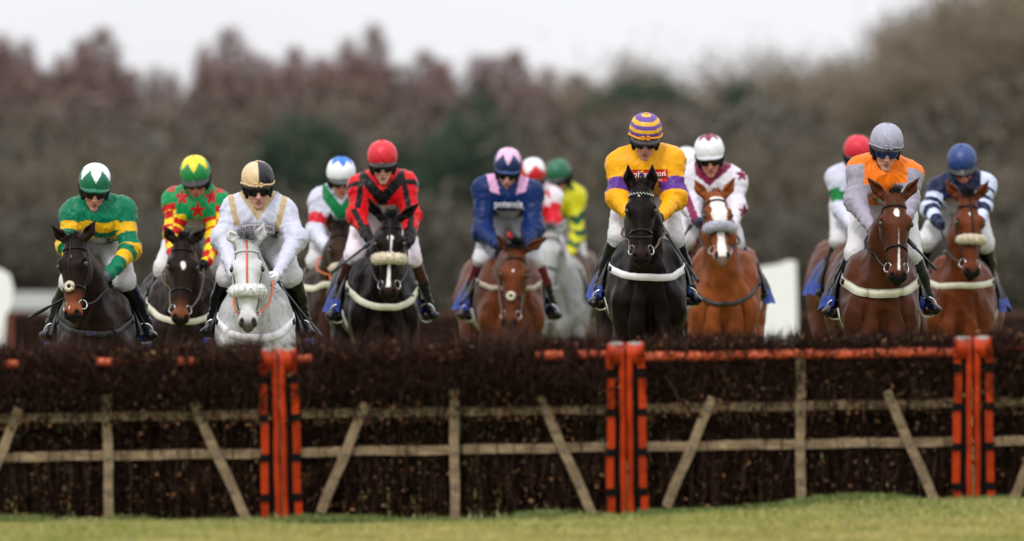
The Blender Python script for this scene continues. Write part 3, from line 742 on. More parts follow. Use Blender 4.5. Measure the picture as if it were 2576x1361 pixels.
    sgnx = np.sign(V[:, 0] - H[0]); Vd = np.stack([(V[:, 0] + sgnx * .45 * V[:, 2]) * 1.7, V[:, 1], (V[:, 2] - sgnx * .45 * V[:, 0]) * .55], 1)
    rid = lambda q_: np.clip(1 - np.abs(q_) * 1.9, 0, 1) ** 1.5
    fold += .004 * wob(V, 5, p['seed']) + np.where(arm == 0, 1, .6) * (.012 * rid(wob(Vd, 8, p['seed'] + 2) * 1.3) + .007 * rid(wob(Vd, 16, p['seed'] + 5) * 1.2))
    fold += np.where((arm != 0), .0065, 0) * rid(np.sin(tt * 13 + 1.6 * wob(V, 8, p['seed'] + 7) + lat * 30) * .9) * np.exp(-((tt - 1.05) / .42) ** 2)
    fold += np.where((arm != 0), .004, 0) * rid(wob(V * [.6, 1, 1.9], 11, p['seed'] + 8))
    V = V + N * fold[:, None]
    px_ = 1288 + V[:, 0] * FPX / V[:, 1]; py_ = HORY - (V[:, 2] - CAMH) * FPX / V[:, 1]
    C = .84 * p['silk'](dict(x=xr, z=zr, arm=arm, t=tt, lat=lat, n=len(V), X=px_, Y=py_, back=N[:, 1] > .3, y=V[:, 1] - H[1]))
    # trim: keep cuffs and hem
    keep = np.ones(len(V), bool)
    hemz = zc + np.clip(V[:, 1] - (H[1] + .1), 0, 1) * -.25
    keep &= ~((V[:, 2] < hemz) & (arm == 0) & (np.abs(V[:, 0] - H[0]) < .3) & (best > .012))
    fk = keep[F_].all(1); F_ = F_[fk]
    jk = add('silks', (V, F_), SILK, root, C)
    # hem band closes the cut edge
    # ---- breeches
    Bq = Field(); Bq.ell(PV + np.array([0, .02, -.02]), (.17, .16, .15), None, .05)
    for q in (-1, 1):
        HPq = PV + np.array([q * .105, .0, -.08]); Bq.cone(HPq, K[q], .125, .080, .07)
        an = FT[q] + np.array([0, .07, .09]); Bq.cone(K[q], K[q] + (an - K[q]) * .20, .078, .058, .03)
    Bq.ell(CH + np.array([0, .10, -.06]), (.125, .13, .12), None, .05)
    lo, hi = Bq.box(); V, F_ = Bq.mesh(*[uni(lo[i], hi[i], .0125) for i in range(3)])
    V = V + Bq.grad(V) * (.0055 * wob(V, 18, p['seed'] + 9) + .003 * wob(V, 42, p['seed']))[:, None]
    add('breeches', (V, F_), p.get('breech', BREECH), root)
    # ---- boots
    for q in (-1, 1):
        b = Field(); an = FT[q] + np.array([0, .07, .09]); kn = K[q] + (an - K[q]) * .16; md = kn + (an - kn) * .42 + np.array([0, .035, 0])
        b.cone(kn, md, .074, .070, .03); b.cone(md, an, .070, .050, .03); b.cone(an, FT[q] + np.array([0, .085, .035]), .050, .042, .03)
        b.cone(FT[q] + np.array([0, .07, .03]), FT[q] + np.array([q * .040, -.080, .012]), .044, .040, .03, [0, 0, 1], 1.05)
        b.ell(FT[q] + np.array([q * .052, -.10, .004]), (.047, .055, .034), None, .02)
        b.ell(FT[q] + np.array([0, .10, -.010]), (.030, .030, .024), None, .01)
        lo, hi = b.box(); V, F_ = b.mesh(*[uni(lo[i], hi[i], .0095) for i in range(3)])
        al = np.clip((V - kn) @ (an - kn) / ((an - kn) @ (an - kn)), 0, 1.2)
        V = V + b.grad(V) * (.004 * np.sin(al * 40 + wob(V, 9, 1) * 2) * np.exp(-((al - .85) / .22) ** 2) + .0015 * wob(V, 30, 2))[:, None]
        tcol = p.get('boot_top'); C = np.tile([.006, .006, .007], (len(V), 1))
        if tcol is not None: C = mixc(C, step(p.get('boot_split', .45) - al, .02), tcol)
        bo = add('boot', (V, F_), BOOT, root, C)
        sol = Field(); sol.cone(FT[q] + np.array([0, .05, -.028]), FT[q] + np.array([q * .052, -.11, -.026]), .020, .024, .02, [0, 0, 1], 2.4)
        lo, hi = sol.box(); V, F_ = sol.mesh(*[uni(lo[i], hi[i], .009) for i in range(3)]); add('sole', (V, F_), BOOT, bo, np.tile([.02, .018, .016], (len(V), 1)))
    # ---- gloves: palm, four curled fingers, thumb
    for q in (-1, 1):
        g = Field(); hd = nrm(Wr[q] - E[q]); hd = nrm(hd + np.array([0, -.5, -.1])); up = nrm(np.array([0, 0, 1.0]) - hd * hd[2]); sd = np.cross(hd, up) * (1 if q > 0 else -1)
        if sd[0] * q > 0: sd = -sd          # towards the other hand
        w0 = Wr[q] - hd * .02; g.cone(w0 - hd * .03, w0 + hd * .02, .036, .032, .02)
        pc = w0 + hd * .06; g.ell(pc, (.046, .024, .036), np.array([hd, sd, up]), .02)
        for i in range(4):
            b0 = pc + hd * .032 + up * (.027 - .018 * i); j1 = b0 + hd * .022 + sd * .018; j2 = j1 + sd * .026 - hd * .014; j3 = j2 - hd * .024 - sd * .006
            g.cone(b0, j1, .0115, .0105, .006); g.cone(j1, j2, .0105, .0100, .005); g.cone(j2, j3, .0100, .0088, .005)
        t0 = pc + up * .026 + sd * .012 - hd * .02; t1 = t0 + sd * .024 + up * .008 + hd * .022; t2 = t1 + hd * .026 + sd * .006 - up * .004
        g.cone(t0, t1, .013, .0115, .008); g.cone(t1, t2, .0115, .009, .005)
        lo, hi = g.box(); V, F_ = g.mesh(*[uni(lo[i], hi[i], .0052) for i in range(3)])
        gm = p.get('glove', GLOVEK); gl = add('glove', (V, F_), gm if not isinstance(gm, dict) else gm[q], root)
        cuff = [w0 - hd * (.045 + .0) , w0 - hd * .018]; vv = tube(np.array(cuff), [.043, .040], 14); add('cuff', vv, p.get('cuff', GLOVEK), gl)
        p['_hand' + 'LR'[(q + 1) // 2]] = pc + sd * .02
    # ---- helmet with silk cap
    ne, na = 40, 112; el = np.linspace(-.42, math.pi / 2, ne); az = np.linspace(0, 2 * math.pi, na, endpoint=False)
    EE, AA = np.meshgrid(el, az, indexing='ij'); ce = np.cos(EE) ** .86
    rx, ry, rz = .119, .142, .124
    XX = rx * np.sin(AA) * ce; YY = ry * np.cos(AA) * ce; ZZ = rz * np.sin(EE)
    seam = np.abs(np.sin(AA * 3)); puff = 1 + .012 * np.sin(AA * 3) ** 2 * np.clip(EE, 0, 1) + .012 * np.sin(AA * 17 + 3 * np.sin(EE * 3)) * np.exp(-((EE + .05) / .22) ** 2) + .006 * np.sin(AA * 9 + EE * 7) * p.get('crinkle', 1)
    G = h3(0, 0, 0) + hk * ((XX * puff)[..., None] * lx + (YY * puff)[..., None] * f + (ZZ)[..., None] * u)
    V = G.reshape(-1, 3); ii = np.arange((ne - 1) * na).reshape(ne - 1, na); nx = np.roll(ii, -1, 1)
    F_ = np.stack([ii, nx, nx + na, ii + na], -1).reshape(-1, 4)
    # turned-in rim
    rim = G[0] * .0 + (h3(0, 0, 0) + (G[0] - h3(0, 0, 0)) * .86 - u * .004); V = np.concatenate([V, rim]); k0 = ne * na; i0 = np.arange(na); i1 = np.roll(i0, -1)
    F_ = np.concatenate([F_, np.stack([k0 + i0, k0 + i1, i1, i0], -1)])
    A1 = ((AA + math.pi) % (2 * math.pi) - math.pi).ravel(); E1 = EE.ravel()
    C = .88 * p['cap'](A1, E1, (XX / rx).ravel(), ZZ.ravel()); C = np.concatenate([C, np.tile([.01, .01, .01], (na, 1))])
    he = add('helmet', (V, F_), p.get('capmat', CAP), root, np.clip(C, 0, 1))
    fd = p.get('band')
    if fd is not None:      # ties and bow over the silk
        an = np.linspace(-1.6, 1.6, 30); P2 = np.array([h3(rx * 1.03 * math.sin(t), ry * 1.03 * math.cos(t), -.026 + .004 * math.sin(t * 5)) for t in an]); N2 = np.array([lx * math.sin(t) + f * math.cos(t) for t in an])
        bands = [ribbon(P2, N2, .013, .004)]
        for e, (bx_, bz_) in enumerate(((-.038, .012), (.034, .014), (-.03, -.006), (.032, -.008))):
            c_ = h3(0, ry * 1.05, -.022); bands.append(ribbon(np.array([c_, c_ + lx * bx_ * .5 + u * bz_ * 1.2 + f * .008, c_ + lx * bx_ + u * bz_ * .6]), np.tile(f, (3, 1)), [.006, .016, .008], .004))
        add('cap_tie', join(bands), pm(p['seed'] * 0 + 0 or 'tie_' + p['key'], fd, rough=.45, bump=(20, .4)), he)
    bt = Field(); bt.ell(h3(0, 0, .126), (.013, .013, .006)); lo, hi = bt.box(); add('button', bt.mesh(*[uni(lo[i], hi[i], .004) for i in range(3)]), pm('button_' + p['key'], C[(ne - 1) * na], rough=.5), he)
    # peak
    pk = p.get('peak', .045); an = np.linspace(-1.15, 1.15, 34); rr = np.linspace(0, 1, 7); G = np.zeros((34, 7, 3))
    for i, t in enumerate(an):
        e = max(0.0, math.cos(t * 1.3)) ** .6
        for j, r_ in enumerate(rr):
            G[i, j] = h3((rx * .98 + pk * .35 * r_ * e) * math.sin(t), (ry * .97 + pk * r_ * e) * math.cos(t), -.032 - (.62 * pk) * r_ * e - .014 * abs(math.sin(t)))
    pn = np.tile(u, (34, 7, 1)); V, F_ = sheet(G, pn, .006); pc_ = p.get('peakcol', (.010, .010, .012)); add('peak', (V, F_), pm('peak_' + p['key'], pc_, rough=.32, spec=.6, bump=(40, .1)), he)
    # padded sides, chin strap
    for q in (-1, 1):
        b = Field(); b.cone(h3(q * .092, .018, -.045), h3(q * .082, .030, -.130), .021, .016, .02); b.cone(h3(q * .094, -.045, -.05), h3(q * .084, -.02, -.140), .028, .020, .03)
        lo, hi = b.box(); add('ear_pad', b.mesh(*[uni(lo[i], hi[i], .007) for i in range(3)]), STRAP, he)
    pts = [h3(.074 * math.sin(t), .030 + .045 * max(0, math.cos(t)), -.130 - .080 * max(0, math.cos(t)) ** .8) for t in np.linspace(-1.57, 1.57, 20)]
    P2 = B.proj(np.array(pts), .004, 3); add('chin_strap', ribbon(P2, B.grad(P2), .013, .004), STRAP, he)
    # goggles
    gs = p.get('gog', 1.0); an = np.linspace(-1.12, 1.12, 29); vv = np.linspace(-1, 1, 9); G = np.zeros((29, 9, 3)); NN = np.zeros_like(G)
    for i, t in enumerate(an):
        hh = .032 * gs * (1 - .42 * abs(t / 1.12) ** 3) * (1 - (.30 * math.exp(-(t / .10) ** 2)))
        for j, v_ in enumerate(vv):
            z = hh * v_ + (.006 if v_ < 0 else 0) * math.exp(-(t / .14) ** 2) * 1.6
            G[i, j] = h3(.086 * math.sin(t), .022 + .088 * math.cos(t) - .006 * v_ * v_, -.080 + z); NN[i, j] = lx * math.sin(t) + f * math.cos(t)
    go = add('goggles', sheet(G, NN, .008), p.get('lens', LENS), root)
    fr_ = [G[i, 8] + NN[i, 8] * .006 for i in range(29)] + [G[i, 0] + NN[i, 0] * .006 for i in range(28, -1, -1)]; fr_.append(fr_[0])
    add('goggle_frame', tube(np.array(fr_), .0042, 6), STRAP, go)
    pts = [h3(rx * .93 * math.sin(t), ry * .93 * math.cos(t), -.058) for t in np.linspace(1.2, 5.08, 24)]
    add('goggle_strap', ribbon(np.array(pts), np.array([nrm(q - h3(0, 0, -.058)) for q in pts]), .018, .004), STRAP, go)
    # collar
    pts = [NB + np.array([.068 * math.sin(t), -.068 * math.cos(t) - .008, -.030 - .012 * math.cos(t)]) for t in np.linspace(0, 6.283, 25)]
    add('collar', ribbon(np.array(pts), np.array([nrm((q - NB) * np.array([1, 1, .2])) for q in pts]), .034, .005), p.get('collar', STRAP), jk)
    if 'extra' in p: p['extra'](p, jk, org, J, h3, H, d)
    p['_foot'] = FT
    hs['_handL'], hs['_handR'] = (p['_handL'] if p.get('reinL', 1) else None), (p['_handR'] if p.get('reinR', 1) else None)
    hs['_footL'], hs['_footR'] = FT[-1], FT[1]
    return root

def whip(px0, px1, d0, d1, label, r0=.015):
    a, b = W(*px0, d0), W(*px1, d1); root = empty('whip', a, label, 'whip', 'whips held by riders')
    dr = nrm(b - a); L = np.linalg.norm(b - a)
    mk('shaft', *tube(np.array([a + dr * L * t for t in np.linspace(0, .72, 8)]), np.linspace(r0 * .8, r0 * .55, 8), 8), WHIPM, root, a)
    mk('handle', *tube(np.array([a - dr * .10, a - dr * .09, a + dr * .06, a + dr * .07]), [r0 * .8, r0 * 1.25, r0 * 1.15, r0 * .7], 8), WHIPM, root, a)
    side = nrm(np.cross(dr, [0, 1, 0])); P_ = np.array([a + dr * L * t for t in (.70, .78, .9, 1.0)])
    mk('flap', *ribbon(P_, np.tile([0, -1.0, 0], (4, 1)), [.016, .026, .028, .026], .010), WHIPM, root, a, None, False)
    return root
# ------------------------------------------------------------------ silks and caps
def full(q, col): return np.tile(np.array(col, float), (q['n'], 1))
WHT = c8(206, 207, 226)
def silkA(q):
    g, y = c8(0, 112, 78), c8(232, 178, 28); C = full(q, g); z = q['z'] + .010 * np.sin(q['x'] * 30)
    bt = ((-.430, -.500), (-.535, -.560), (-.580, -.610)); 
    for a, b in bt: C = np.where(((z < a) & (z > b) & (q['arm'] == 0))[:, None], y, C)
    t = q['t']
    for a, b in ((.38, .62), (.95, 1.12), (1.25, 1.50)): C = np.where(((t > a) & (t < b) & (q['arm'] != 0))[:, None], y, C)
    return C
def silkB(q):
    g, r, y = c8(20, 140, 80), c8(190, 22, 34), c8(238, 205, 28); C = full(q, g)
    for cx, cz, rr in ((-.13, -.19, .045), (-.10, -.33, .06), (.02, -.43, .062), (.13, -.33, .062), (.17, -.20, .06), (0, -.53, .05)): C = mixc(C, star2(q['x'], q['z'], cx, cz, rr) * (q['arm'] == 0), r)
    for cx, cz, rr in ((.19, -.26, .05), (-.19, -.25, .05)): C = mixc(C, star2(q['x'], q['z'], cx, cz, rr), r)
    t = q['t']; ck = ((np.floor(t * 4.6) + (q['lat'] > 0)) % 2) > 0
    C = np.where(((q['arm'] != 0) & (t > .25))[:, None], r, C)
    return np.where(((q['arm'] != 0) & (t > .42) & ck)[:, None], y, C)
def silkC(q):
    tn = c8(192, 168, 128); C = full(q, WHT); x, z = q['x'], q['z']; ax = np.abs(x)
    v = (ax < (.095 - (-.30 - z) * .70)) & (z < -.20) & (q['arm'] == 0); C = np.where((v & ~q['back'])[:, None], tn, C)
    cx = .205 - (-.22 - z) * .22; br = (np.abs(ax - cx + .0) < .022) & (z > -.475) & (~q['back']); C = np.where(br[:, None], tn, C)
    return np.where(((z < -.445) & (q['arm'] == 0) & (ax > .12))[:, None], tn, C)
def silkD(q):
    r, b = c8(205, 18, 28), c8(14, 12, 14); C = full(q, r); x, z = q['x'], q['z']; ax = np.abs(x)
    v = (np.abs(z - (-.470 + ax * 1.15)) < .062) & (q['arm'] == 0) & (~q['back']); C = np.where(v[:, None], b, C)
    C = np.where(((q['arm'] != 0) & (np.abs(q['lat']) < .022))[:, None], b, C)
    C = np.where(((q['arm'] != 0) & (q['t'] > 1.62))[:, None], b, C)
    return np.where(((q['arm'] != 0) & (q['t'] < .18) & (q['t'] > .02))[:, None], b, C)
def silkE(q):
    g, r = c8(20, 120, 66), c8(205, 25, 45); C = full(q, WHT); x, z = q['x'], q['z']; ax = np.abs(x)
    v = (np.abs(z - (-.48 + ax * 1.35)) < .075) & (q['arm'] == 0); C = np.where(v[:, None], g, C)
    return np.where(((q['arm'] != 0) & (q['t'] > .48) & (q['t'] < .82))[:, None], r, C)
def silkF(q):
    nv, pk = c8(14, 40, 92), c8(222, 168, 208); C = full(q, nv); ax = np.abs(q['x']); z = q['z']
    cx = .155 - np.clip(-.16 - z, 0, 1) * .22; w_ = .042 - np.clip(-.2 - z, 0, 1) * .03
    return np.where(((np.abs(ax - cx) < w_) & (z > -.405 + ax * .25) & (~q['back']))[:, None], pk, C)
def silkG(q):
    r = c8(205, 22, 40); C = full(q, c8(235, 225, 235)); P = np.stack([q['x'], q['y'], q['z']], 1)
    C = np.where((wob(P, 24, 6) > .25)[:, None] & (q['arm'] == 0)[:, None], r, C); C = np.where(((q['arm'] != 0) & (q['t'] > .35))[:, None], r, C)
    return C
def silkH(q):
    y, g = c8(205, 200, 40), c8(18, 72, 52); C = full(q, y); t = q['t'] + np.abs(q['lat']) * 3.2
    for a, b in ((.60, .85), (1.05, 1.28), (1.50, 1.70)): C = np.where(((t > a) & (t < b) & (q['arm'] != 0))[:, None], g, C)
    return np.where(((np.abs(q['z'] + .22 + np.abs(q['x']) * .5) < .02) & (q['arm'] == 0))[:, None], g, C)
def silkI(q):
    y, p = c8(240, 168, 14), c8(92, 52, 138); C = full(q, y); C = np.where(((q['arm'] != 0) & (q['t'] > .53) & (q['t'] < .90))[:, None], p, C)
    return np.where(((q['z'] < -.435) & (q['z'] > -.475) & (q['arm'] == 0))[:, None], p, C)
def silkJ(q):
    m = c8(122, 22, 62); C = full(q, c8(220, 214, 226)); x, z = q['x'], q['z']; ax = np.abs(x)
    C = np.where(((z > -.30 - (.14 - ax) * .85) & (ax < .172) & (q['arm'] == 0))[:, None], m, C)
    for cx, cz in ((.262, -.33), (.275, -.62), (.25, -.77), (-.19, -.80), (-.30, -.52)): C = mixc(C, star2(x, z, cx, cz, .052), m)
    return np.where((np.abs(x + .20 + (z + .45) * .35) < .03)[:, None] & (z < -.35)[:, None] & (z > -.72)[:, None], m, C)
def silkK(q): return np.where(((q['arm'] != 0) & (q['t'] > .6))[:, None], c8(20, 110, 70), full(q, WHT))
def silkL(q): return np.where(((q['arm'] != 0) & (q['t'] > .42) & (q['t'] < .85))[:, None], c8(16, 118, 58), full(q, WHT))
def silkM(q):
    o, s_ = c8(246, 122, 16), c8(158, 152, 168); C = full(q, o); return np.where(((q['arm'] != 0) & (q['t'] > .02))[:, None], s_, C)
def silkN(q):
    nv, w_ = c8(16, 26, 62), c8(205, 215, 240); C = full(q, nv); t = q['t']
    C = np.where(((q['arm'] > 0) & (t < .30))[:, None], w_, C)
    for a, b in ((.42, .66), (.92, 1.15), (1.42, 1.75)): C = np.where(((t > a) & (t < b) & (q['arm'] != 0))[:, None], w_, C)
    return C

def capstar(bg, st, n=6, lo=.10, hi=.85, ph=0.0):
    def fn(a, e, x, z):
        sw = np.abs(((a + ph) / (2 * math.pi / n) + .5) % 1.0 - .5) * 2; th = lo + (hi - lo) * sw
        return np.where((e > th)[:, None], np.array(st), np.array(bg))
    return fn
def capplain(c): return lambda a, e, x, z: np.tile(np.array(c), (len(a), 1))
def caphoop(c1, c2, n=4.6, ph=.35):
    return lambda a, e, x, z: np.where((np.floor((z + .037 + .01 * np.cos(a)) / .0268) % 2 == 0)[:, None], np.array(c1), np.array(c2))
def capquart(c1, c2):
    return lambda a, e, x, z: np.where((((np.sin(a) > .05) & (np.cos(a) > 0)) | ((np.sin(a) < .05) & (np.cos(a) < 0)))[:, None], np.array(c2), np.array(c1))

# things sewn or printed on the silks
def extraC(p, jk, org, J, h3, H, d):
    c = W(646, 571, d - .1); mats = pm('patch_white', c8(212, 210, 222), rough=.5)
    xs = np.linspace(-.128, .128, 20); zs = np.linspace(-.030, .030, 6); G = np.zeros((20, 6, 3))
    for i, x in enumerate(xs):
        for j, z in enumerate(zs): G[i, j] = (c[0] + x, d - .35, c[2] + z - 1.2 * x * x - .05 * x)
    G = J.ray(G.reshape(-1, 3), (0, 1, 0), 70).reshape(20, 6, 3); G[..., 1] = np.minimum(G[..., 1], np.median(G[..., 1]) + .08); G[..., 1] -= .010
    pt = mk('sponsor_patch', *sheet(G, np.tile([0, -1.0, 0], (20, 6, 1)), .004), mats, jk, org)
    y0 = G[..., 1].min() - .008
    t = txt('LUCK GREYER', (c[0], y0, c[2] - .004), .037, pm('maroon_print', c8(110, 45, 66), rough=.6), pt, org, None, .0, -.03, bold=.012, bend=1.2)
    V = np.array([v.co[:] for v in t.data.vertices]) + np.array(org); yy = J.ray(V * [1, 0, 1] + [0, d - .35, 0], (0, 1, 0), 60)[:, 1]; yy = np.minimum(yy, np.median(G[..., 1]) + .09)
    V[:, 1] = V[:, 1] - y0 + yy - .016
    for v, q in zip(t.data.vertices, V - np.array(org)): v.co = q
def onjacket(s_, pxc, size, mat, p, jk, org, J, d, bold=.02, rot=0.0, sx=1.0, off=.012):
    return txt(s_, W(pxc[0], pxc[1], d - .1), size, mat, jk, org, J, off, rot, bold=bold, sx=sx)
def extraF(p, jk, org, J, h3, H, d):
    m = pm('white_print', c8(205, 210, 228), rough=.6)
    onjacket('potensis', (1279, 514), .082, pm('bright_print', c8(238, 240, 250), rough=.6), p, jk, org, J, d, bold=.040, sx=.86, off=.022); onjacket('.com', (1308, 524), .036, m, p, jk, org, J, d, bold=.0, off=.022)
def extraI(p, jk, org, J, h3, H, d):
    xs = np.linspace(-.135, .135, 20); zs = np.linspace(-.048, .042, 8); c = W(1633, 441, d - .1); G = np.zeros((20, 8, 3))
    for i, x in enumerate(xs):
        for j, z in enumerate(zs): G[i, j] = (c[0] + x, d - .35, c[2] + z + .02 * x)
    G = J.ray(G.reshape(-1, 3), (0, 1, 0), 70).reshape(20, 8, 3); G[..., 1] = np.minimum(G[..., 1], G[..., 1].min() + .09); G[..., 1] -= .010
    pt = mk('sponsor_patch', *sheet(G, np.tile([0, -1.0, 0], (20, 8, 1)), .004), pm('patch_red', c8(200, 24, 34), rough=.5), jk, org)
    m = pm('patch_lettering', c8(240, 225, 225), rough=.6)
    for s_, q, z in (('John', (1606, 439), .062), ('g', (1626, 439), .062), ('ton', (1661, 437), .062), ('D', (1597, 451), .034), ('ows', (1657, 451.5), .032)):
        t = txt(s_, W(q[0], q[1], d - .1), z, m, pt, org, None, 0, .0, bold=.012)
        V = np.array([v.co[:] for v in t.data.vertices]) + np.array(org); yb = V[:, 1].copy(); yy = J.ray(V * [1, 0, 1] + [0, d - .35, 0], (0, 1, 0), 60)[:, 1]
        yy = np.minimum(yy, G[..., 1].min() + .10); V[:, 1] = yy - .016 + (yb - yb.mean())
        for v, w_ in zip(t.data.vertices, V - np.array(org)): v.co = w_
    P2 = np.array([W(x, 444.5 + (x - 1650) * -.03, d - .1) for x in np.linspace(1631, 1676, 8)]); P2[:, 1] = J.ray(P2 * [1, 0, 1] + [0, d - .35, 0], (0, 1, 0), 60)[:, 1] - .018
    mk('underline', *ribbon(P2, np.tile([0, -1.0, 0], (8, 1)), .009, .002), pm('patch_black', (.01, .01, .01)), pt, org)

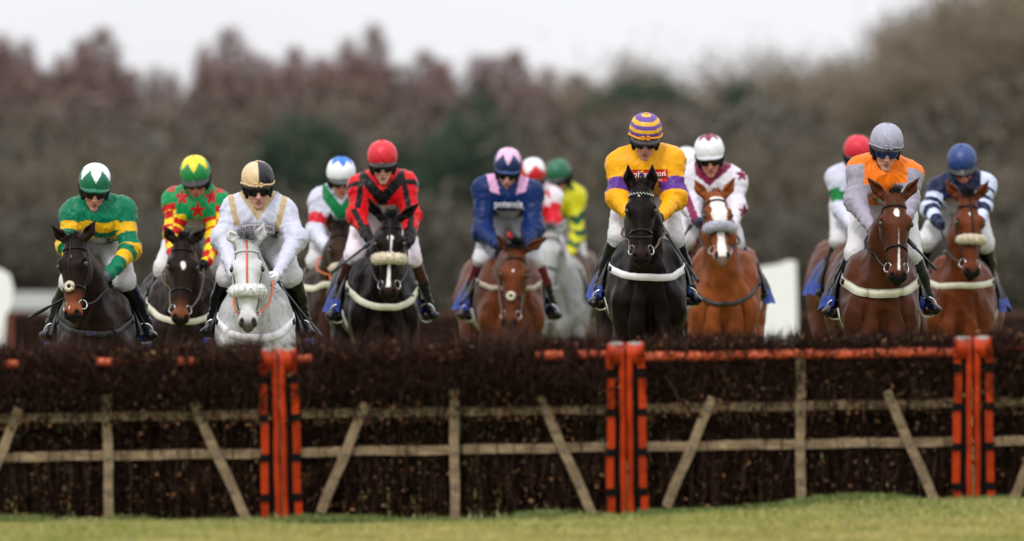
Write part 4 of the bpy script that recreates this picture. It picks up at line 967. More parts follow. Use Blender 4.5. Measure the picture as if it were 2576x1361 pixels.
NAVYG = pm('navy_glove', c8(24, 34, 62), rough=.6); GREYG = pm('grey_glove', c8(70, 72, 80), rough=.55); WHITEG = pm('white_glove', c8(225, 222, 230), rough=.6)
WCUFF = pm('white_cuff', c8(222, 226, 238), rough=.6)
MAR = c8(96, 20, 34)
DKB, BLK, BAY, RBAY, CHE = (.022, .0095, .0060), (.0100, .0050, .0036), (.120, .034, .011), (.20, .052, .016), (.36, .092, .023)
TANM = (.20, .062, .022)
PAIRS = [
 dict(key='A', s=345, hroll=-3, shroll=0.012, top=(239.5, 410), pitch=16, hyaw=4, elL=(158, 616), elR=(340, 628), haL=(196, 690), haR=(274, 692), knL=(178, 708), knR=(313, 706), ftL=(133, 846), ftR=(364, 846), sh=.195, shdx=.02, hem=600,
   silk=silkA, cap=capstar(c8(8, 108, 74), c8(240, 242, 246), 6, .12, .92), peak=.030, peakcol=c8(8, 96, 66), glove={-1: GREYG, 1: GREYG}, gog=1.0, reinL=0, fat=1.05,
   label='jockey in green silks with gold hoops, green cap with a white star',
   h=dict(gb=842, poll=(188, 603), muz_px=(184, 806), earL=(131, 568), earR=(238, 557), chest=238, rump=252, roll=(-.05, -.42), coat=DKB, muz=((.36, .10, .032), .37), white=[(.135, .165, .0, .0, .011, .011), (.505, .535, -.01, -.01, .005, .004)],
     fleece=(FLEECE, 'pad'), fcx=-.0, face_strap=LEATH, nb='cav', girth=(pm('black_webbing', (.012, .012, .014), rough=.6), .36, .055), gtext='J.J.O', gtext_px=(229, 838), fl='fold', fr='reach', fn=120, flen=.09, fup=.8, fdrop=8, lean=.22, rein=LEATH,
     label='dark brown horse at far left with a small round sheepskin pad on its nose')),
 dict(key='B', s=322, hroll=4, shroll=-0.01, top=(491, 390.5), pitch=20, hyaw=-2, elL=(424, 585), elR=(557, 590), haL=(438, 650), haR=(520, 660), knL=(413, 676), knR=(560, 680), ftL=(384, 816), ftR=(598, 816), hem=553, skin=(200, 135, 115),
   silk=silkB, cap=capstar(c8(28, 138, 70), c8(238, 212, 30), 6, .28, .95), peak=.055, gog=.9,
   label='jockey in green silks with red stars and red and yellow checked sleeves',
   h=dict(roll=(.02, .12), gb=812, poll=(460, 604), muz_px=(453, 817), earL=(415, 572), earR=(514, 576), chest=462, rump=442, coat=(.023, .011, .0075), muz=((.24, .075, .028), .40), white=[(.17, .245, .0, .004, .024, .024)], girth=(WEB_C, .34, .062), nb='cav',
     fl='reach', fr='fold', fn=150, flen=.10, fup=.7, fdrop=6, rein=BROWNL, label='dark brown horse with a round white star and no sheepskin, left of the grey')),
 dict(key='C', s=346, hroll=2, shroll=-0.014, top=(648, 404), pitch=13, hyaw=4, elL=(549, 600), elR=(757, 600), haL=(588, 690), haR=(697, 690), knL=(572, 695), knR=(732, 695), ftL=(538, 836), ftR=(762, 838), hem=583, sh=.190, shdx=.01, fat=1.06,
   silk=silkC, cap=capquart(c8(222, 192, 150), c8(26, 28, 38)), band=c8(214, 184, 140), peak=.018, peakcol=c8(50, 45, 42), glove={-1: GLOVEK, 1: WHITEG}, gog=1.05, skin=(214, 160, 146), collar=pm('tan_collar', c8(190, 160, 105), rough=.45), extra=extraC, crinkle=1.6,
   label='jockey in white silks with tan braces and a beige and black quartered cap',
   h=dict(frad=0.046, gb=853, poll=(621, 607), muz_px=(624, 828), earL=(571, 576), earR=(664, 562), chest=640, rump=658, coat=(.60, .60, .61), grey=1, nose=(.10, .09, .10), nu=.54, muz=((.40, .37, .36), .47), white=[], fleece=(FLEECEW, 'roll'), fu=.372,
     face_strap=ORANGEL, strap=LEATH, brow=pm('white_browband', (.55, .55, .56), rough=.4), beads=1, nb='cav', girth=(WEB_W, .375, .072), fl='reach', fr='half', fn=230, flen=.13, hair=HAIRG, fside=.15, fup=.5, fdrop=4, rein=ORANGEL, bulk=1.02,
     label='pale grey horse in front with a fluffy white noseband and orange face strap')),
 dict(key='D', s=319, hroll=2, shroll=0.015, top=(962, 352), pitch=12, hyaw=0, elL=(886, 542), elR=(1046, 545), haL=(928, 600), haR=(1030, 606), knL=(892, 640), knR=(1034, 650), ftL=(850, 796), ftR=(1073, 794), hem=517, breech=pm('pinkish_breeches', c8(222, 210, 218), rough=.6, bump=(13, .5, 1.6)), shdx=.0, sh=.19,
   silk=silkD, cap=capplain(c8(212, 28, 46)), peak=.045, skin=(226, 178, 160), boot_top=c8(64, 30, 30), boot_split=.42, hk=1.0, fat=1.04,
   label='jockey in red silks with black braces and striped sleeves, plain red cap',
   h=dict(roll=(-.03, -.08), frad=0.044, gb=775, poll=(984, 549), muz_px=(977, 753), earL=(926, 498), earR=(1053, 512), earout=.5, chest=971, rump=917, coat=BLK, muz=((.06, .025, .014), .44), white=[(.145, .20, .008, .008, .030, .028), (.19, .36, .012, .005, .018, .012), (.33, .53, .004, .0, .012, .022)],
     fleece=(FLEECE, 'roll'), fu=.335, face_strap=LEATH, nb='none', girth=(WEB_C, .36, .068), fl='half', fr='fold', fn=170, flen=.10, fup=.7, fdrop=5, label='black horse with a white blaze and a thick cream sheepskin noseband')),
 dict(key='E', s=304, top=(858, 393.5), pitch=14, hyaw=8, elL=(782, 583), elR=(925, 560), haL=(830, 632), haR=(880, 640), knL=(795, 655), knR=(915, 660), ftL=(772, 798), ftR=(922, 800), hem=552, glove=NAVYG, cuff=WCUFF, reinR=0,
   silk=silkE, cap=capstar(c8(238, 240, 246), c8(40, 110, 205), 6, .60, 1.05), peak=.055, peakcol=c8(60, 60, 60), skin=(212, 150, 130),
   label='jockey in white silks with green braces and red armbands, blue-starred white cap',
   h=dict(frad=0.034, gb=716, poll=(856, 574), muz_px=(866, 752), earL=(832, 535), earR=(880, 545), chest=838, rump=826, coat=(.05, .022, .013), q=1.5, fleece=(FLEECE, 'roll'), girth=(WEB_C, .36, .07), nb='none', rein=ORANGEL, roll=(0, .2), label='brown horse mostly hidden behind the black horse with the white blaze')),
 dict(key='F', s=301, hroll=-4, shroll=-0.012, top=(1278, 371.5), pitch=20, hyaw=-1, elL=(1203, 582), elR=(1353, 576), haL=(1254, 617), haR=(1318, 620), knL=(1215, 650), knR=(1345, 655), ftL=(1178, 794), ftR=(1385, 794), hem=530, sh=.215, fat=1.14,
   silk=silkF, cap=capstar(c8(20, 42, 90), c8(226, 178, 212), 6, .20, 1.0), peak=.022, peakcol=c8(30, 58, 112), boot_top=MAR, boot_split=.46, skin=(216, 165, 145), extra=extraF,
   label='jockey in navy silks with pink braces, navy cap with a pink star',
   h=dict(roll=(-.05, -.12), gb=728, poll=(1299, 628), muz_px=(1281, 828), earL=(1250, 590), earR=(1375, 597), earout=.6, chest=1291, rump=1235, coat=(.175, .046, .014), muz=((.13, .045, .022), .50), white=[(.175, .20, .0, .0, .010, .010)], fleece=(FLEECE, 'pad'), nb='cav', girth=(WEB_B, .34, .055), fl='fold', fr='half',
     fn=420, flen=.17, fup=.85, fdrop=3.2, fside=.0, rein=BROWNL, cloth=BLUEC, label='bay horse with a big dark forelock and round sheepskin nose pad')),
 dict(key='G', s=272, top=(1341, 397.5), pitch=22, hyaw=-6, elL=(1290, 590), elR=(1404, 560), haL=(1330, 625), haR=(1372, 620), knL=(1300, 650), knR=(1410, 650), ftL=(1290, 800), ftR=(1436, 800), hem=575, reinL=0,
   silk=silkG, cap=capstar(c8(205, 28, 44), c8(236, 236, 242), 4, .15, 1.0, .4), peak=.03, collar=GLOVEK,
   label='jockey in red and white silks and cap behind the navy rider',
   h=dict(poll=(1385, 583), muz_px=(1375, 745), earL=(1352, 560), earR=(1424, 552), chest=1388, rump=1396, coat=(.33, .33, .33), grey=1, q=1.4, nose=(.12, .11, .11), hair=HAIRG, fn=330, flen=.14, fup=.9, nb='cav', fside=-.2, label='grey horse with a dark forelock, partly hidden behind the navy rider')),
 dict(key='H', s=257, hroll=5, shroll=0, top=(1404, 400), pitch=20, hyaw=-30, elL=(1370, 580), elR=(1462, 590), haL=(1400, 650), haR=(1428, 652), knL=(1385, 650), knR=(1462, 680), ftL=(1392, 790), ftR=(1502, 796), hem=560, glove={-1: GLOVEK, 1: WHITEG}, reinL=0,
   silk=silkH, cap=capplain(c8(24, 98, 68)), peak=.05,
   label='jockey in yellow silks with dark green chevrons and a plain green cap',
   h=dict(gb=790, poll=(1372, 600), muz_px=(1372, 740), earL=(1358, 575), earR=(1392, 575), chest=1418, rump=1442, coat=(.16, .095, .06), q=1.6, girth=(pm('green_webbing', c8(20, 120, 95)), .36, .05), label='dun brown horse behind the grey, ridden by the jockey in the green cap')),
 dict(key='I', s=346, hroll=-2, shroll=0.012, top=(1624, 283), pitch=17, hyaw=0, elL=(1540, 497), elR=(1710, 497), haL=(1590, 548), haR=(1664, 545), knL=(1556, 595), knR=(1694, 600), ftL=(1512, 762), ftR=(1732, 756), hem=492, sh=.20, fat=1.1,
   silk=silkI, cap=caphoop(c8(232, 172, 22), c8(98, 62, 150)), band=c8(240, 150, 20), peak=.055, skin=(212, 158, 142), stubble=.4, extra=extraI, collar=pm('yellow_collar', c8(225, 155, 20), rough=.45), crinkle=1.5,
   label='jockey in yellow silks with purple armbands and a hooped yellow and purple cap',
   h=dict(gb=700, poll=(1612, 470), muz_px=(1613, 664), earL=(1580, 416), earR=(1641, 416), earout=.0, chest=1634, rump=1598, coat=(.0115, .0055, .0042), muz=((.035, .014, .010), .42), white=[(.085, .110, -.018, -.014, .010, .007)], nb='cav', grackle=1, brow=LEATH, beads=1, girth=(WEB_W, .34, .068),
     fl='half', fr='reach', fn=120, flen=.06, fup=.9, rein=BROWNL, label='black horse with upright ears, a tiny white star and beaded browband, tallest of the field')),
 dict(key='J', s=315, hroll=4, shroll=-0.02, top=(1784, 336.5), pitch=12, hyaw=0, elL=(1727, 520), elR=(1864, 520), haL=(1752, 556), haR=(1840, 580), knL=(1722, 605), knR=(1848, 612), ftL=(1690, 750), ftR=(1900, 742), hem=500, glove=NAVYG, cuff=WCUFF, shdx=.04,
   silk=silkJ, cap=capstar(c8(236, 236, 242), c8(126, 24, 64), 6, .72, 1.15), peak=.03, peakcol=c8(190, 190, 198), skin=(204, 142, 122), boot_top=c8(26, 34, 76), boot_split=.2,
   label='jockey in white silks with a maroon yoke and maroon stars on the sleeves',
   h=dict(frad=0.04, gb=766, poll=(1799, 493), muz_px=(1817, 658), earL=(1746, 452), earR=(1847, 448), earout=.35, chest=1822, rump=1826, coat=CHE, nose=(.42, .27, .24), nu=.53, muz=((.62, .55, .52), .48), white=[(.05, .25, .002, .004, .054, .070), (.24, .36, .004, .004, .066, .038), (.34, .58, .004, .0, .030, .040)],
     fleece=(FLEECEG, 'roll'), fu=.345, nb='cav', girth=(pm('dark_webbing', (.02, .016, .016)), .44, .045), hair=HAIRC, fn=90, flen=.05, fl='half', fr='stance', rein=LEATH, roll=(.08, .18), lean=.36, brow=LEATH,
     label='bright chestnut horse with a broad white blaze, pale nose and grey sheepskin noseband')),
 dict(key='K', s=280, top=(1727, 370), pitch=12, elL=(1700, 560), elR=(1800, 560), haL=(1720, 600), haR=(1770, 600), knL=(1700, 625), knR=(1790, 630), ftL=(1690, 760), ftR=(1800, 760), hem=520, reinL=0, reinR=0,
   silk=silkK, cap=capplain(c8(236, 238, 244)), peak=.03,
   label='jockey whose plain white cap shows just left of the maroon-starred rider',
   h=dict(poll=(1735, 540), muz_px=(1740, 710), earL=(1712, 505), earR=(1756, 505), chest=1738, rump=1740, coat=BAY, q=1.8, label='bay horse hidden between the tall black horse and the chestnut')),
 dict(key='L', s=297, top=(2158, 339), pitch=14, hyaw=10, elL=(2104, 525), elR=(2225, 530), haL=(2146, 572), haR=(2190, 580), knL=(2112, 606), knR=(2225, 620), ftL=(2078, 738), ftR=(2215, 750), hem=500, boot_top=c8(40, 26, 24), boot_split=.6, reinL=0, reinR=0,
   silk=silkL, cap=capplain(c8(208, 28, 52)), peak=.04,
   label='jockey in white silks with green armbands and a red cap, behind the orange rider',
   h=dict(poll=(2215, 545), muz_px=(2225, 720), earL=(2195, 508), earR=(2240, 508), chest=2176, rump=2112, coat=(.150, .043, .015), q=1.5, label='bay horse whose flank shows to the left behind the horse of the orange rider')),
 dict(key='M', s=347, hroll=-3, shroll=-0.018, top=(2230.5, 309), pitch=14, hyaw=4, elL=(2139, 505), elR=(2296, 505), haL=(2192, 573), haR=(2272, 590), knL=(2152, 640), knR=(2292, 640), ftL=(2101, 786), ftR=(2333, 780), hem=500, sh=.195, shdx=-.01, glove=NAVYG, cuff=WCUFF, fat=1.05,
   silk=silkM, cap=capplain(c8(160, 160, 178)), band=c8(150, 150, 168), peak=.035, lens=LENSB, skin=(222, 172, 152), boot_top=c8(22, 26, 50), boot_split=.14, crinkle=1.8,
   label='jockey in an orange body with silver-grey sleeves and a silver-grey cap',
   h=dict(roll=(.03, .12), gb=741, poll=(2250, 494), muz_px=(2258, 713), earL=(2184, 448), earR=(2313, 446), earout=.4, chest=2221, rump=2180, coat=(.118, .034, .013), muz=((.05, .020, .012), .50), white=[(.105, .175, .0, .002, .024, .016), (.25, .40, .008, .010, .004, .009), (.38, .53, .010, .006, .009, .014)],
     nb='cav', girth=(WEB_C, .335, .075), edge=pm('girth_stitch', (.28, .27, .22)), fl='fold', fr='reach', fn=110, flen=.09, fup=1.0, fdrop=2, rein=LEATH, label='bay horse with a white star and a thin white stripe down its nose')),
 dict(key='N', s=311, hroll=6, shroll=0.02, top=(2420, 362), pitch=26, hyaw=0, elL=(2331, 525), elR=(2482, 518), haL=(2358, 560), haR=(2462, 570), knL=(2330, 607), knR=(2476, 612), ftL=(2296, 740), ftR=(2490, 740), hem=500, sh=.20, glove=NAVYG,
   silk=silkN, cap=capplain(c8(38, 62, 122)), peak=.05, skin=(210, 140, 125), reinR=0,
   label='jockey at far right in navy and white hooped silks and a navy cap, head bowed',
   h=dict(frad=0.034, gb=720, poll=(2434, 497), muz_px=(2444, 700), earL=(2380, 454), earR=(2490, 452), earout=.5, chest=2414, rump=2424, coat=(.190, .046, .014), muz=((.08, .028, .014), .50), white=[(.13, .165, -.01, -.01, .010, .010)], fleece=(FLEECE, 'roll'), fu=.345, face_strap=LEATH, nb='none',
     girth=(WEB_C, .34, .065), fl='reach', fr='half', fn=300, flen=.13, fup=.9, fside=-.1, roll=(.02, .28), rein=LEATH, label='bright bay horse at far right with a cream sheepskin noseband across its face')),
]
for i_, p in enumerate(PAIRS):
    h = p['h']; h['s'] = p['s']; h['top'] = p['top']; h['seed'] = i_ + 1; p['seed'] = i_ + 1
    rider(p, h); horse(h)

whip((262, 697), (69, 801), 83, 82.4, 'black whip sticking out to the left beside the horse at far left')
whip((930, 612), (834, 686), 89.3, 89.0, 'black whip slanting down across the white thigh of the rider in red and black')
whip((1255, 640), (1157, 768), 95.0, 94.8, 'black whip slanting down past the boot of the navy rider')
whip((1672, 580), (1758, 710), 82.4, 82.0, 'black whip slanting down to the right from the glove of the yellow rider')
whip((1738, 566), (1702, 622), 90.6, 90.3, 'short dark whip held beside the neck of the chestnut horse')
whip((2292, 612), (2357, 679), 82.2, 81.9, 'black whip pointing down to the right from the hand of the orange rider')
whip((705, 716), (812, 850), 82.4, 81.9, 'thin black whip slanting down from a white glove beside the grey horse', .008)
# ------------------------------------------------------------------ turf
def ground_z(x, y):
    x = np.asarray(x, float); y = np.asarray(y, float)
    base = np.where(y < 69, 0.0, np.where(y < 80, GR * (1 - np.cos((np.clip(y, 69, 80) - 69) / 11 * math.pi)) / 2, GR))
    hump = np.exp(-((y - 66.3) / 1.2) ** 2) * (-.030 + .138 / (1 + np.exp(-(x - 1.25) * 2.0)) + .006 * np.sin(x * 3.1 + 1) + .005 * np.sin(x * 7.3)) 
    near = np.exp(-((y - 63.5) / 2.7) ** 2) * (.008 * np.sin(x * 1.7) + .03 / (1 + np.exp(-(x - 1.0) * 2)))
    far = np.where(y > 380, (np.clip(y, 380, 3000) - 380) * .004, 0)
    return base + hump + near + far
def grass_mat(name, dark):
    m = pm(name, (.2, .22, .05), rough=.8, bump=(60, .6))
    n = m.node_tree.nodes; l = m.node_tree.links; t = n.new('ShaderNodeTexNoise'); t.inputs['Scale'].default_value = 1.6; t.inputs['Detail'].default_value = 8
    tcn = n.new('ShaderNodeTexCoord'); l.new(tcn.outputs['Object'], t.inputs['Vector'])
    r = n.new('ShaderNodeValToRGB'); r.color_ramp.elements[0].position = .32; r.color_ramp.elements[1].position = .68
    a, b = ((.10, .125, .026), (.22, .22, .055)) if not dark else ((.06, .09, .022), (.20, .20, .05))
    r.color_ramp.elements[0].color = (*a, 1); r.color_ramp.elements[1].color = (*b, 1)
    l.new(t.outputs['Fac'], r.inputs['Fac']); l.new(r.outputs['Color'], n['Principled BSDF'].inputs['Base Color'])
    return m
GM = grass_mat('turf', False)
xs = np.concatenate([np.linspace(-900, -12, 30), np.linspace(-10, 10, 161), np.linspace(12, 900, 30)])
ys = np.concatenate([np.linspace(-20, 57, 12), np.linspace(58, 71, 90), np.linspace(72, 160, 40), np.linspace(170, 3000, 60)])
XX, YY = np.meshgrid(xs, ys, indexing='ij'); G = np.stack([XX, YY, ground_z(XX, YY)], -1)
ii = np.arange(len(xs) * len(ys)).reshape(len(xs), len(ys))
gf = np.stack([ii[:-1, :-1], ii[1:, :-1], ii[1:, 1:], ii[:-1, 1:]], -1).reshape(-1, 4)
tag(mk('ground', G.reshape(-1, 3), gf, GM), kind='structure')
r = np.random.default_rng(5)
GC = pm('grass_blades', attr=True, rough=.6, spec=.3)
def blades(n, x0, x1, y0, y1, hmin, hmax, cfn, clump=None):
    x = r.uniform(x0, x1, n); y = r.uniform(y0, y1, n)
    if clump is not None:
        k = clump(x, y); m = r.uniform(0, 1, n) < k; x, y = x[m], y[m]
    n = len(x); hh = r.uniform(hmin, hmax, n) * (1 + .25 * np.sin(x * 4) * np.sin(y * 2.1)); a = r.uniform(0, 6.28, n); w_ = r.uniform(.0035, .0065, n)
    z = ground_z(x, y) - .004; dx, dy = np.cos(a) * w_, np.sin(a) * w_; lx, ly = r.normal(size=n) * hh * .5, r.normal(size=n) * hh * .4
    V = np.stack([np.stack([x - dx, y - dy, z], 1), np.stack([x + dx, y + dy, z], 1), np.stack([x + lx * .5 + dx * .6, y + ly * .5, z + hh * .6], 1), np.stack([x + lx, y + ly, z + hh * .95], 1)], 1).reshape(-1, 3)
    b = np.arange(n)[:, None] * 4; F_ = np.concatenate([b + np.array([[0, 1, 2]]), b + np.array([[0, 2, 3]])])
    C = np.repeat(cfn(x, y, n), 4, axis=0); return V, F_, C
def cg(x, y, n):
    t = r.uniform(0, 1, n)[:, None]; C = np.array([.13, .155, .028]) * (1 - t) + np.array([.38, .33, .085]) * t
    k = (np.clip(np.sin(x * 2.3 + np.sin(y * 3)) * .5 + .5, 0, 1) * .35)[:, None]; C = C * (1 - k) + np.array([.17, .22, .04]) * k
    pp = np.clip(wob(np.stack([x * .8, y * .5, x * 0], 1), 2.2, 77) * .5 + .1, 0, .5)[:, None]; C = C * (1 - pp) + np.array([.48, .40, .14]) * pp
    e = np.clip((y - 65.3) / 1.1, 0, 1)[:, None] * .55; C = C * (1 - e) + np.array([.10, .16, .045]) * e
    s_ = (r.uniform(0, 1, n) < .12)[:, None]; return np.where(s_, np.array([.42, .34, .17]), C)
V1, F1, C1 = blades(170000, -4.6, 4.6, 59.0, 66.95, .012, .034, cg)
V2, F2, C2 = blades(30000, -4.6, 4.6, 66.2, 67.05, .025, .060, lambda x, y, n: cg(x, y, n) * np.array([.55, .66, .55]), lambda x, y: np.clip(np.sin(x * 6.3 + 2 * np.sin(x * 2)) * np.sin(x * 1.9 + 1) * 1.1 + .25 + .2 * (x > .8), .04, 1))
V3, F3, C3 = blades(40000, -4.3, 4.3, 67.7, 78, .02, .06, lambda x, y, n: cg(x, y * 0, n))
o = 0; Vs, Fs, Cs = [], [], []
for v, f_, c_ in ((V1, F1, C1), (V2, F2, C2), (V3, F3, C3)): Vs.append(v); Fs.append(f_ + o); Cs.append(c_); o += len(v)
tag(mk('grass', np.concatenate(Vs), np.concatenate(Fs), GC, None, (0, 0, 0), np.concatenate(Cs), False), 'short yellow-green turf in front of the hurdles', 'grass', None, 'stuff')

# ------------------------------------------------------------------ hurdles
WOOD = pm('hurdle_timber', (.29, .205, .12), rough=.75, bump=(40, .7), var=.42, vs=9, stretch=(1, 1, 2))
ORG = pm('orange_padding', (.44, .038, .006), rough=.5, bump=(30, .35), var=.48, vs=5, spec=.3)
ORGR = pm('orange_rail', (.74, .12, .04), rough=.35, bump=(45, .4), var=.15, vs=14)
RUB = pm('black_rubber', (.005, .005, .005), ior=1.25, rough=.6, bump=(40, .3))
CAPG = pm('foam_end', (.22, .19, .17), rough=.8, bump=(60, .5), var=.3, vs=30)
BOLT = pm('galvanised_bolt', (.35, .38, .42), rough=.4, metal=.8)
BIRCH = pm('birch_brush', attr=True, rough=.85, spec=.04)
LEAN = math.radians(16); cL, sL = math.cos(LEAN), math.sin(LEAN)
PW = 869.0 / 475.0
def panel(ix, px0, py0, slope, fluff, label, gaps=()):
    o0 = W(px0, py0, HURD); o0[1] = HURD
    ax = np.array([math.cos(slope), 0, math.sin(slope)]); up0 = np.array([-math.sin(slope), 0, math.cos(slope)])
    bx = up0 * cL + np.array([0, -sL, 0]); cx = np.cross(ax, bx); cx = cx if cx[1] > 0 else -cx
    M = np.array([ax, bx, cx])
    def Q(P): return o0 + (np.asarray(P, float) * (HURD / 60.3)) @ M
    root = empty('hurdle', o0, label, 'hurdle', 'hurdle panels of the near flight'); org = o0
    def add(name, vf, mat, parent=root, sm=False, col=None): return mk(name, Q(vf[0]), vf[1], mat, parent, org, col, sm)
    r = np.random.default_rng(100 + ix)
    hN = .915
    def plank(x0, z0, x1, z1, w_, t0, t1, n=9):
        a = np.array([x0, z0]); b = np.array([x1, z1]); dv = (b - a) / np.linalg.norm(b - a); nv = np.array([-dv[1], dv[0]]); V = []; F_ = []
        ph = r.uniform(0, 6)
        for i in range(n):
            c_ = a + (b - a) * i / (n - 1) + nv * .0025 * math.sin(i * 1.3 + ph); ww = w_ / 2 * (1 + .04 * math.sin(i * 2.1 + ph))
            for s1, s2 in ((-1, t0), (1, t0), (1, t1), (-1, t1)): V.append((c_[0] + nv[0] * ww * s1, c_[1] + nv[1] * ww * s1, s2))
        for i in range(n - 1):
            for k in range(4): F_.append((i * 4 + k, i * 4 + (k + 1) % 4, i * 4 + 4 + (k + 1) % 4, i * 4 + 4 + k))
        F_ += [(0, 1, 2, 3), tuple((n - 1) * 4 + k for k in (3, 2, 1, 0))]; return np.array(V), F_
    for b in (.19, .385, .597): add('rail', plank(.05, b, PW - .05, b + r.uniform(-.004, .004), .045, -.018 if b > .2 else .045, .012 if b > .2 else .065, 15), WOOD)
    st = [add('stake', plank(PW * .5, -.02, PW * .5 + r.uniform(-.01, .01), .905 if fluff < .9 else .73, .050, -.040, -.019), WOOD)]
    st.append(add('brace', plank(.205, .06, .455, .66, .050, -.042, -.021), WOOD)); st.append(add('brace', plank(PW - .175, .0, PW - .455, .68, .050, -.042, -.021), WOOD))
    for x, b, pr in [(PW * .5, q, 0) for q in (.19, .385, .597, .70)] + [(.255 + .2 * (b - .19) / .48 + .005, b, 1) for b in (.19, .385, .597)] + [(PW - .253 - .195 * (b - .19) / .48 - .005, b, 2) for b in (.19, .385, .597)]:
        an = np.linspace(0, 6.283, 9)[:-1]; rr_ = .0085
        V = [(x + rr_ * math.cos(t), b + rr_ * math.sin(t), z) for z in (-.043, -.050) for t in an]; add('bolt', (np.array(V), [tuple(range(8, 16)), tuple(range(7, -1, -1))] + [(k, (k + 1) % 8, 8 + (k + 1) % 8, 8 + k) for k in range(8)]), BOLT, st[pr])
    xx = np.linspace(.03, PW - .03, 40); P = np.stack([xx, np.full(40, hN - .03) + .002 * np.sin(xx * 9), np.full(40, -.02 + .05 * (fluff > .6))], 1); V, F_ = tube(P, .026 + .0012 * np.sin(xx * 40), 14); add('top_rail', (V, F_), ORGR, root, True)
    # birch packed between the rails: upright stems, side twigs, dead leaves, fluffed over the top
    parts = []; cols = []
    def hr(n, roots, dirs, lens, wid, curl, seg, c0, c1):
        v, f_ = hairs(roots, dirs, lens, wid, curl, seg, r); t = r.uniform(0, 1, n)[:, None]; c_ = np.array(c0) * (1 - t) + np.array(c1) * t
        parts.append((v, f_)); cols.append(np.repeat(c_, seg * 3 + 1, axis=0))
    n = 2100; xr_ = r.uniform(.04, PW - .04, n); gap = np.sin(xr_ * 31 + 2 * np.sin(xr_ * 11)) + r.normal(size=n) * .9; xr_ = xr_[gap > -1.0]; n = len(xr_)
    hr(n, np.stack([xr_, r.uniform(-.03, .05, n), r.uniform(.0, .13, n)], 1), np.stack([r.normal(size=n) * .07, np.ones(n), r.normal(size=n) * .04], 1), r.uniform(.55, .93, n), r.uniform(.002, .0048, n), np.stack([r.normal(size=n) * .05, r.normal(size=n) * 0, r.normal(size=n) * .03], 1), 4, (.006, .0035, .003), (.040, .020, .014))
    # crossing twiglets, dense above the middle rail
    n = 19000; b = .02 + .92 * r.beta(2.2, 1.0, n); top = b > .640 + .04 * np.sin(np.arange(n) * 1.7)
    cz = np.where(top, r.uniform(-.085 if fluff > .6 else -.062, .15, n), r.uniform(.0, .13, n)); 
    hr(n, np.stack([r.uniform(.09, PW - .09, n), b, cz], 1), np.stack([r.normal(size=n) * .75, np.abs(r.normal(size=n)) * .8 + .1, r.normal(size=n) * .35 - .1 * top], 1), r.uniform(.03, .12, n), r.uniform(.0014, .0032, n), r.normal(size=(n, 3)) * 1.2, 2, (.005, .003, .0025), (.042, .021, .016))
    n = int(9500 * fluff); b = r.uniform(.72, .93 if fluff > .6 else .89, n)
    fz = .55 + .45 * np.sin(np.linspace(0, 1, 1) * 1)
    xq = r.uniform(.10, PW - .10, n); cl_ = np.sin(xq * 23 + 3 * np.sin(xq * 7 + ix)) ; lim = (.085 + .03 * np.sin(xq * 4.3 + ix * 2) + .03 * np.sin(xq * 11 + ix) + .02 * cl_) * (.5 + .5 * fluff) * np.where(r.uniform(0, 1, n) < .12, 1.7, 1)
    hr(n, np.stack([xq, b, r.uniform(-.065 * fluff - .01, .15, n)], 1), np.stack([r.normal(size=n) * .55, np.ones(n), r.normal(size=n) * .35 - .15], 1), lim * r.uniform(.35, 1.25, n), r.uniform(.0014, .0032, n), r.normal(size=(n, 3)) * 1.5, 2, (.008, .004, .0036), (.10, .050, .038))
    n = 650; hr(n, np.stack([r.uniform(.10, PW - .10, n), r.uniform(.50, .86, n), r.uniform(-.06, .12, n)], 1), np.stack([r.normal(size=n) * .30, np.ones(n), r.normal(size=n) * .18], 1), r.uniform(.10, .26, n) * (.55 + .45 * min(fluff, 1)), r.uniform(.0022, .0042, n), r.normal(size=(n, 3)) * .6, 3, (.018, .010, .008), (.13, .070, .054))
    n = 220; hr(n, np.stack([r.uniform(.10, PW - .10, n), r.uniform(-.02, .3, n), r.uniform(-.010, .01, n)], 1), np.stack([r.normal(size=n) * .16, np.ones(n), r.normal(size=n) * .05], 1), r.uniform(.12, .40, n), r.uniform(.0025, .0050, n), r.normal(size=(n, 3)) * .3, 3, (.014, .008, .006), (.085, .046, .032))
    # leaves
    n = 11500; b = np.where(r.uniform(0, 1, n) < .48, r.uniform(.55, .97, n), r.uniform(.02, .60, n)); c0 = np.stack([r.uniform(.02, PW - .02, n), b, np.where(b > .55, r.uniform(-.070 if fluff > .6 else -.05, .12, n), r.uniform(-.012, .08, n))], 1)
    u1 = r.normal(size=(n, 3)); u1 /= np.linalg.norm(u1, axis=1, keepdims=True); u2 = np.cross(u1, r.normal(size=(n, 3))); u2 /= np.linalg.norm(u2, axis=1, keepdims=True); sz = r.uniform(.007, .019, n)[:, None]
    V = np.stack([c0 - u1 * sz, c0 + u2 * sz * .6, c0 + u1 * sz, c0 - u2 * sz * .6 + u1 * sz * .1], 1).reshape(-1, 3); bb = np.arange(n)[:, None] * 4
    parts.append((V, np.concatenate([bb + [[0, 1, 2]], bb + [[0, 2, 3]]]))); t = r.uniform(0, 1, n)[:, None] ** 3; cols.append(np.repeat(np.array([.012, .0065, .005]) * (1 - t) + np.array([.26, .135, .065]) * t, 4, axis=0))
    off = 0; VV = []; FF = []
    for v, f_ in parts:      # thin places where the rail shows through the birch
        c3 = v[f_].mean(1); kill = np.zeros(len(f_), bool)
        for g0, g1 in gaps: kill |= (c3[:, 0] > (g0 - px0) / 475) & (c3[:, 0] < (g1 - px0) / 475) & (c3[:, 1] > .845) & (c3[:, 2] < .035)
        VV.append(v); FF.append(f_[~(kill & (r.uniform(0, 1, len(f_)) < .93) & (np.sin(c3[:, 0] * 61 + 3 * np.sin(c3[:, 0] * 23)) > -.85))] + off); off += len(v)
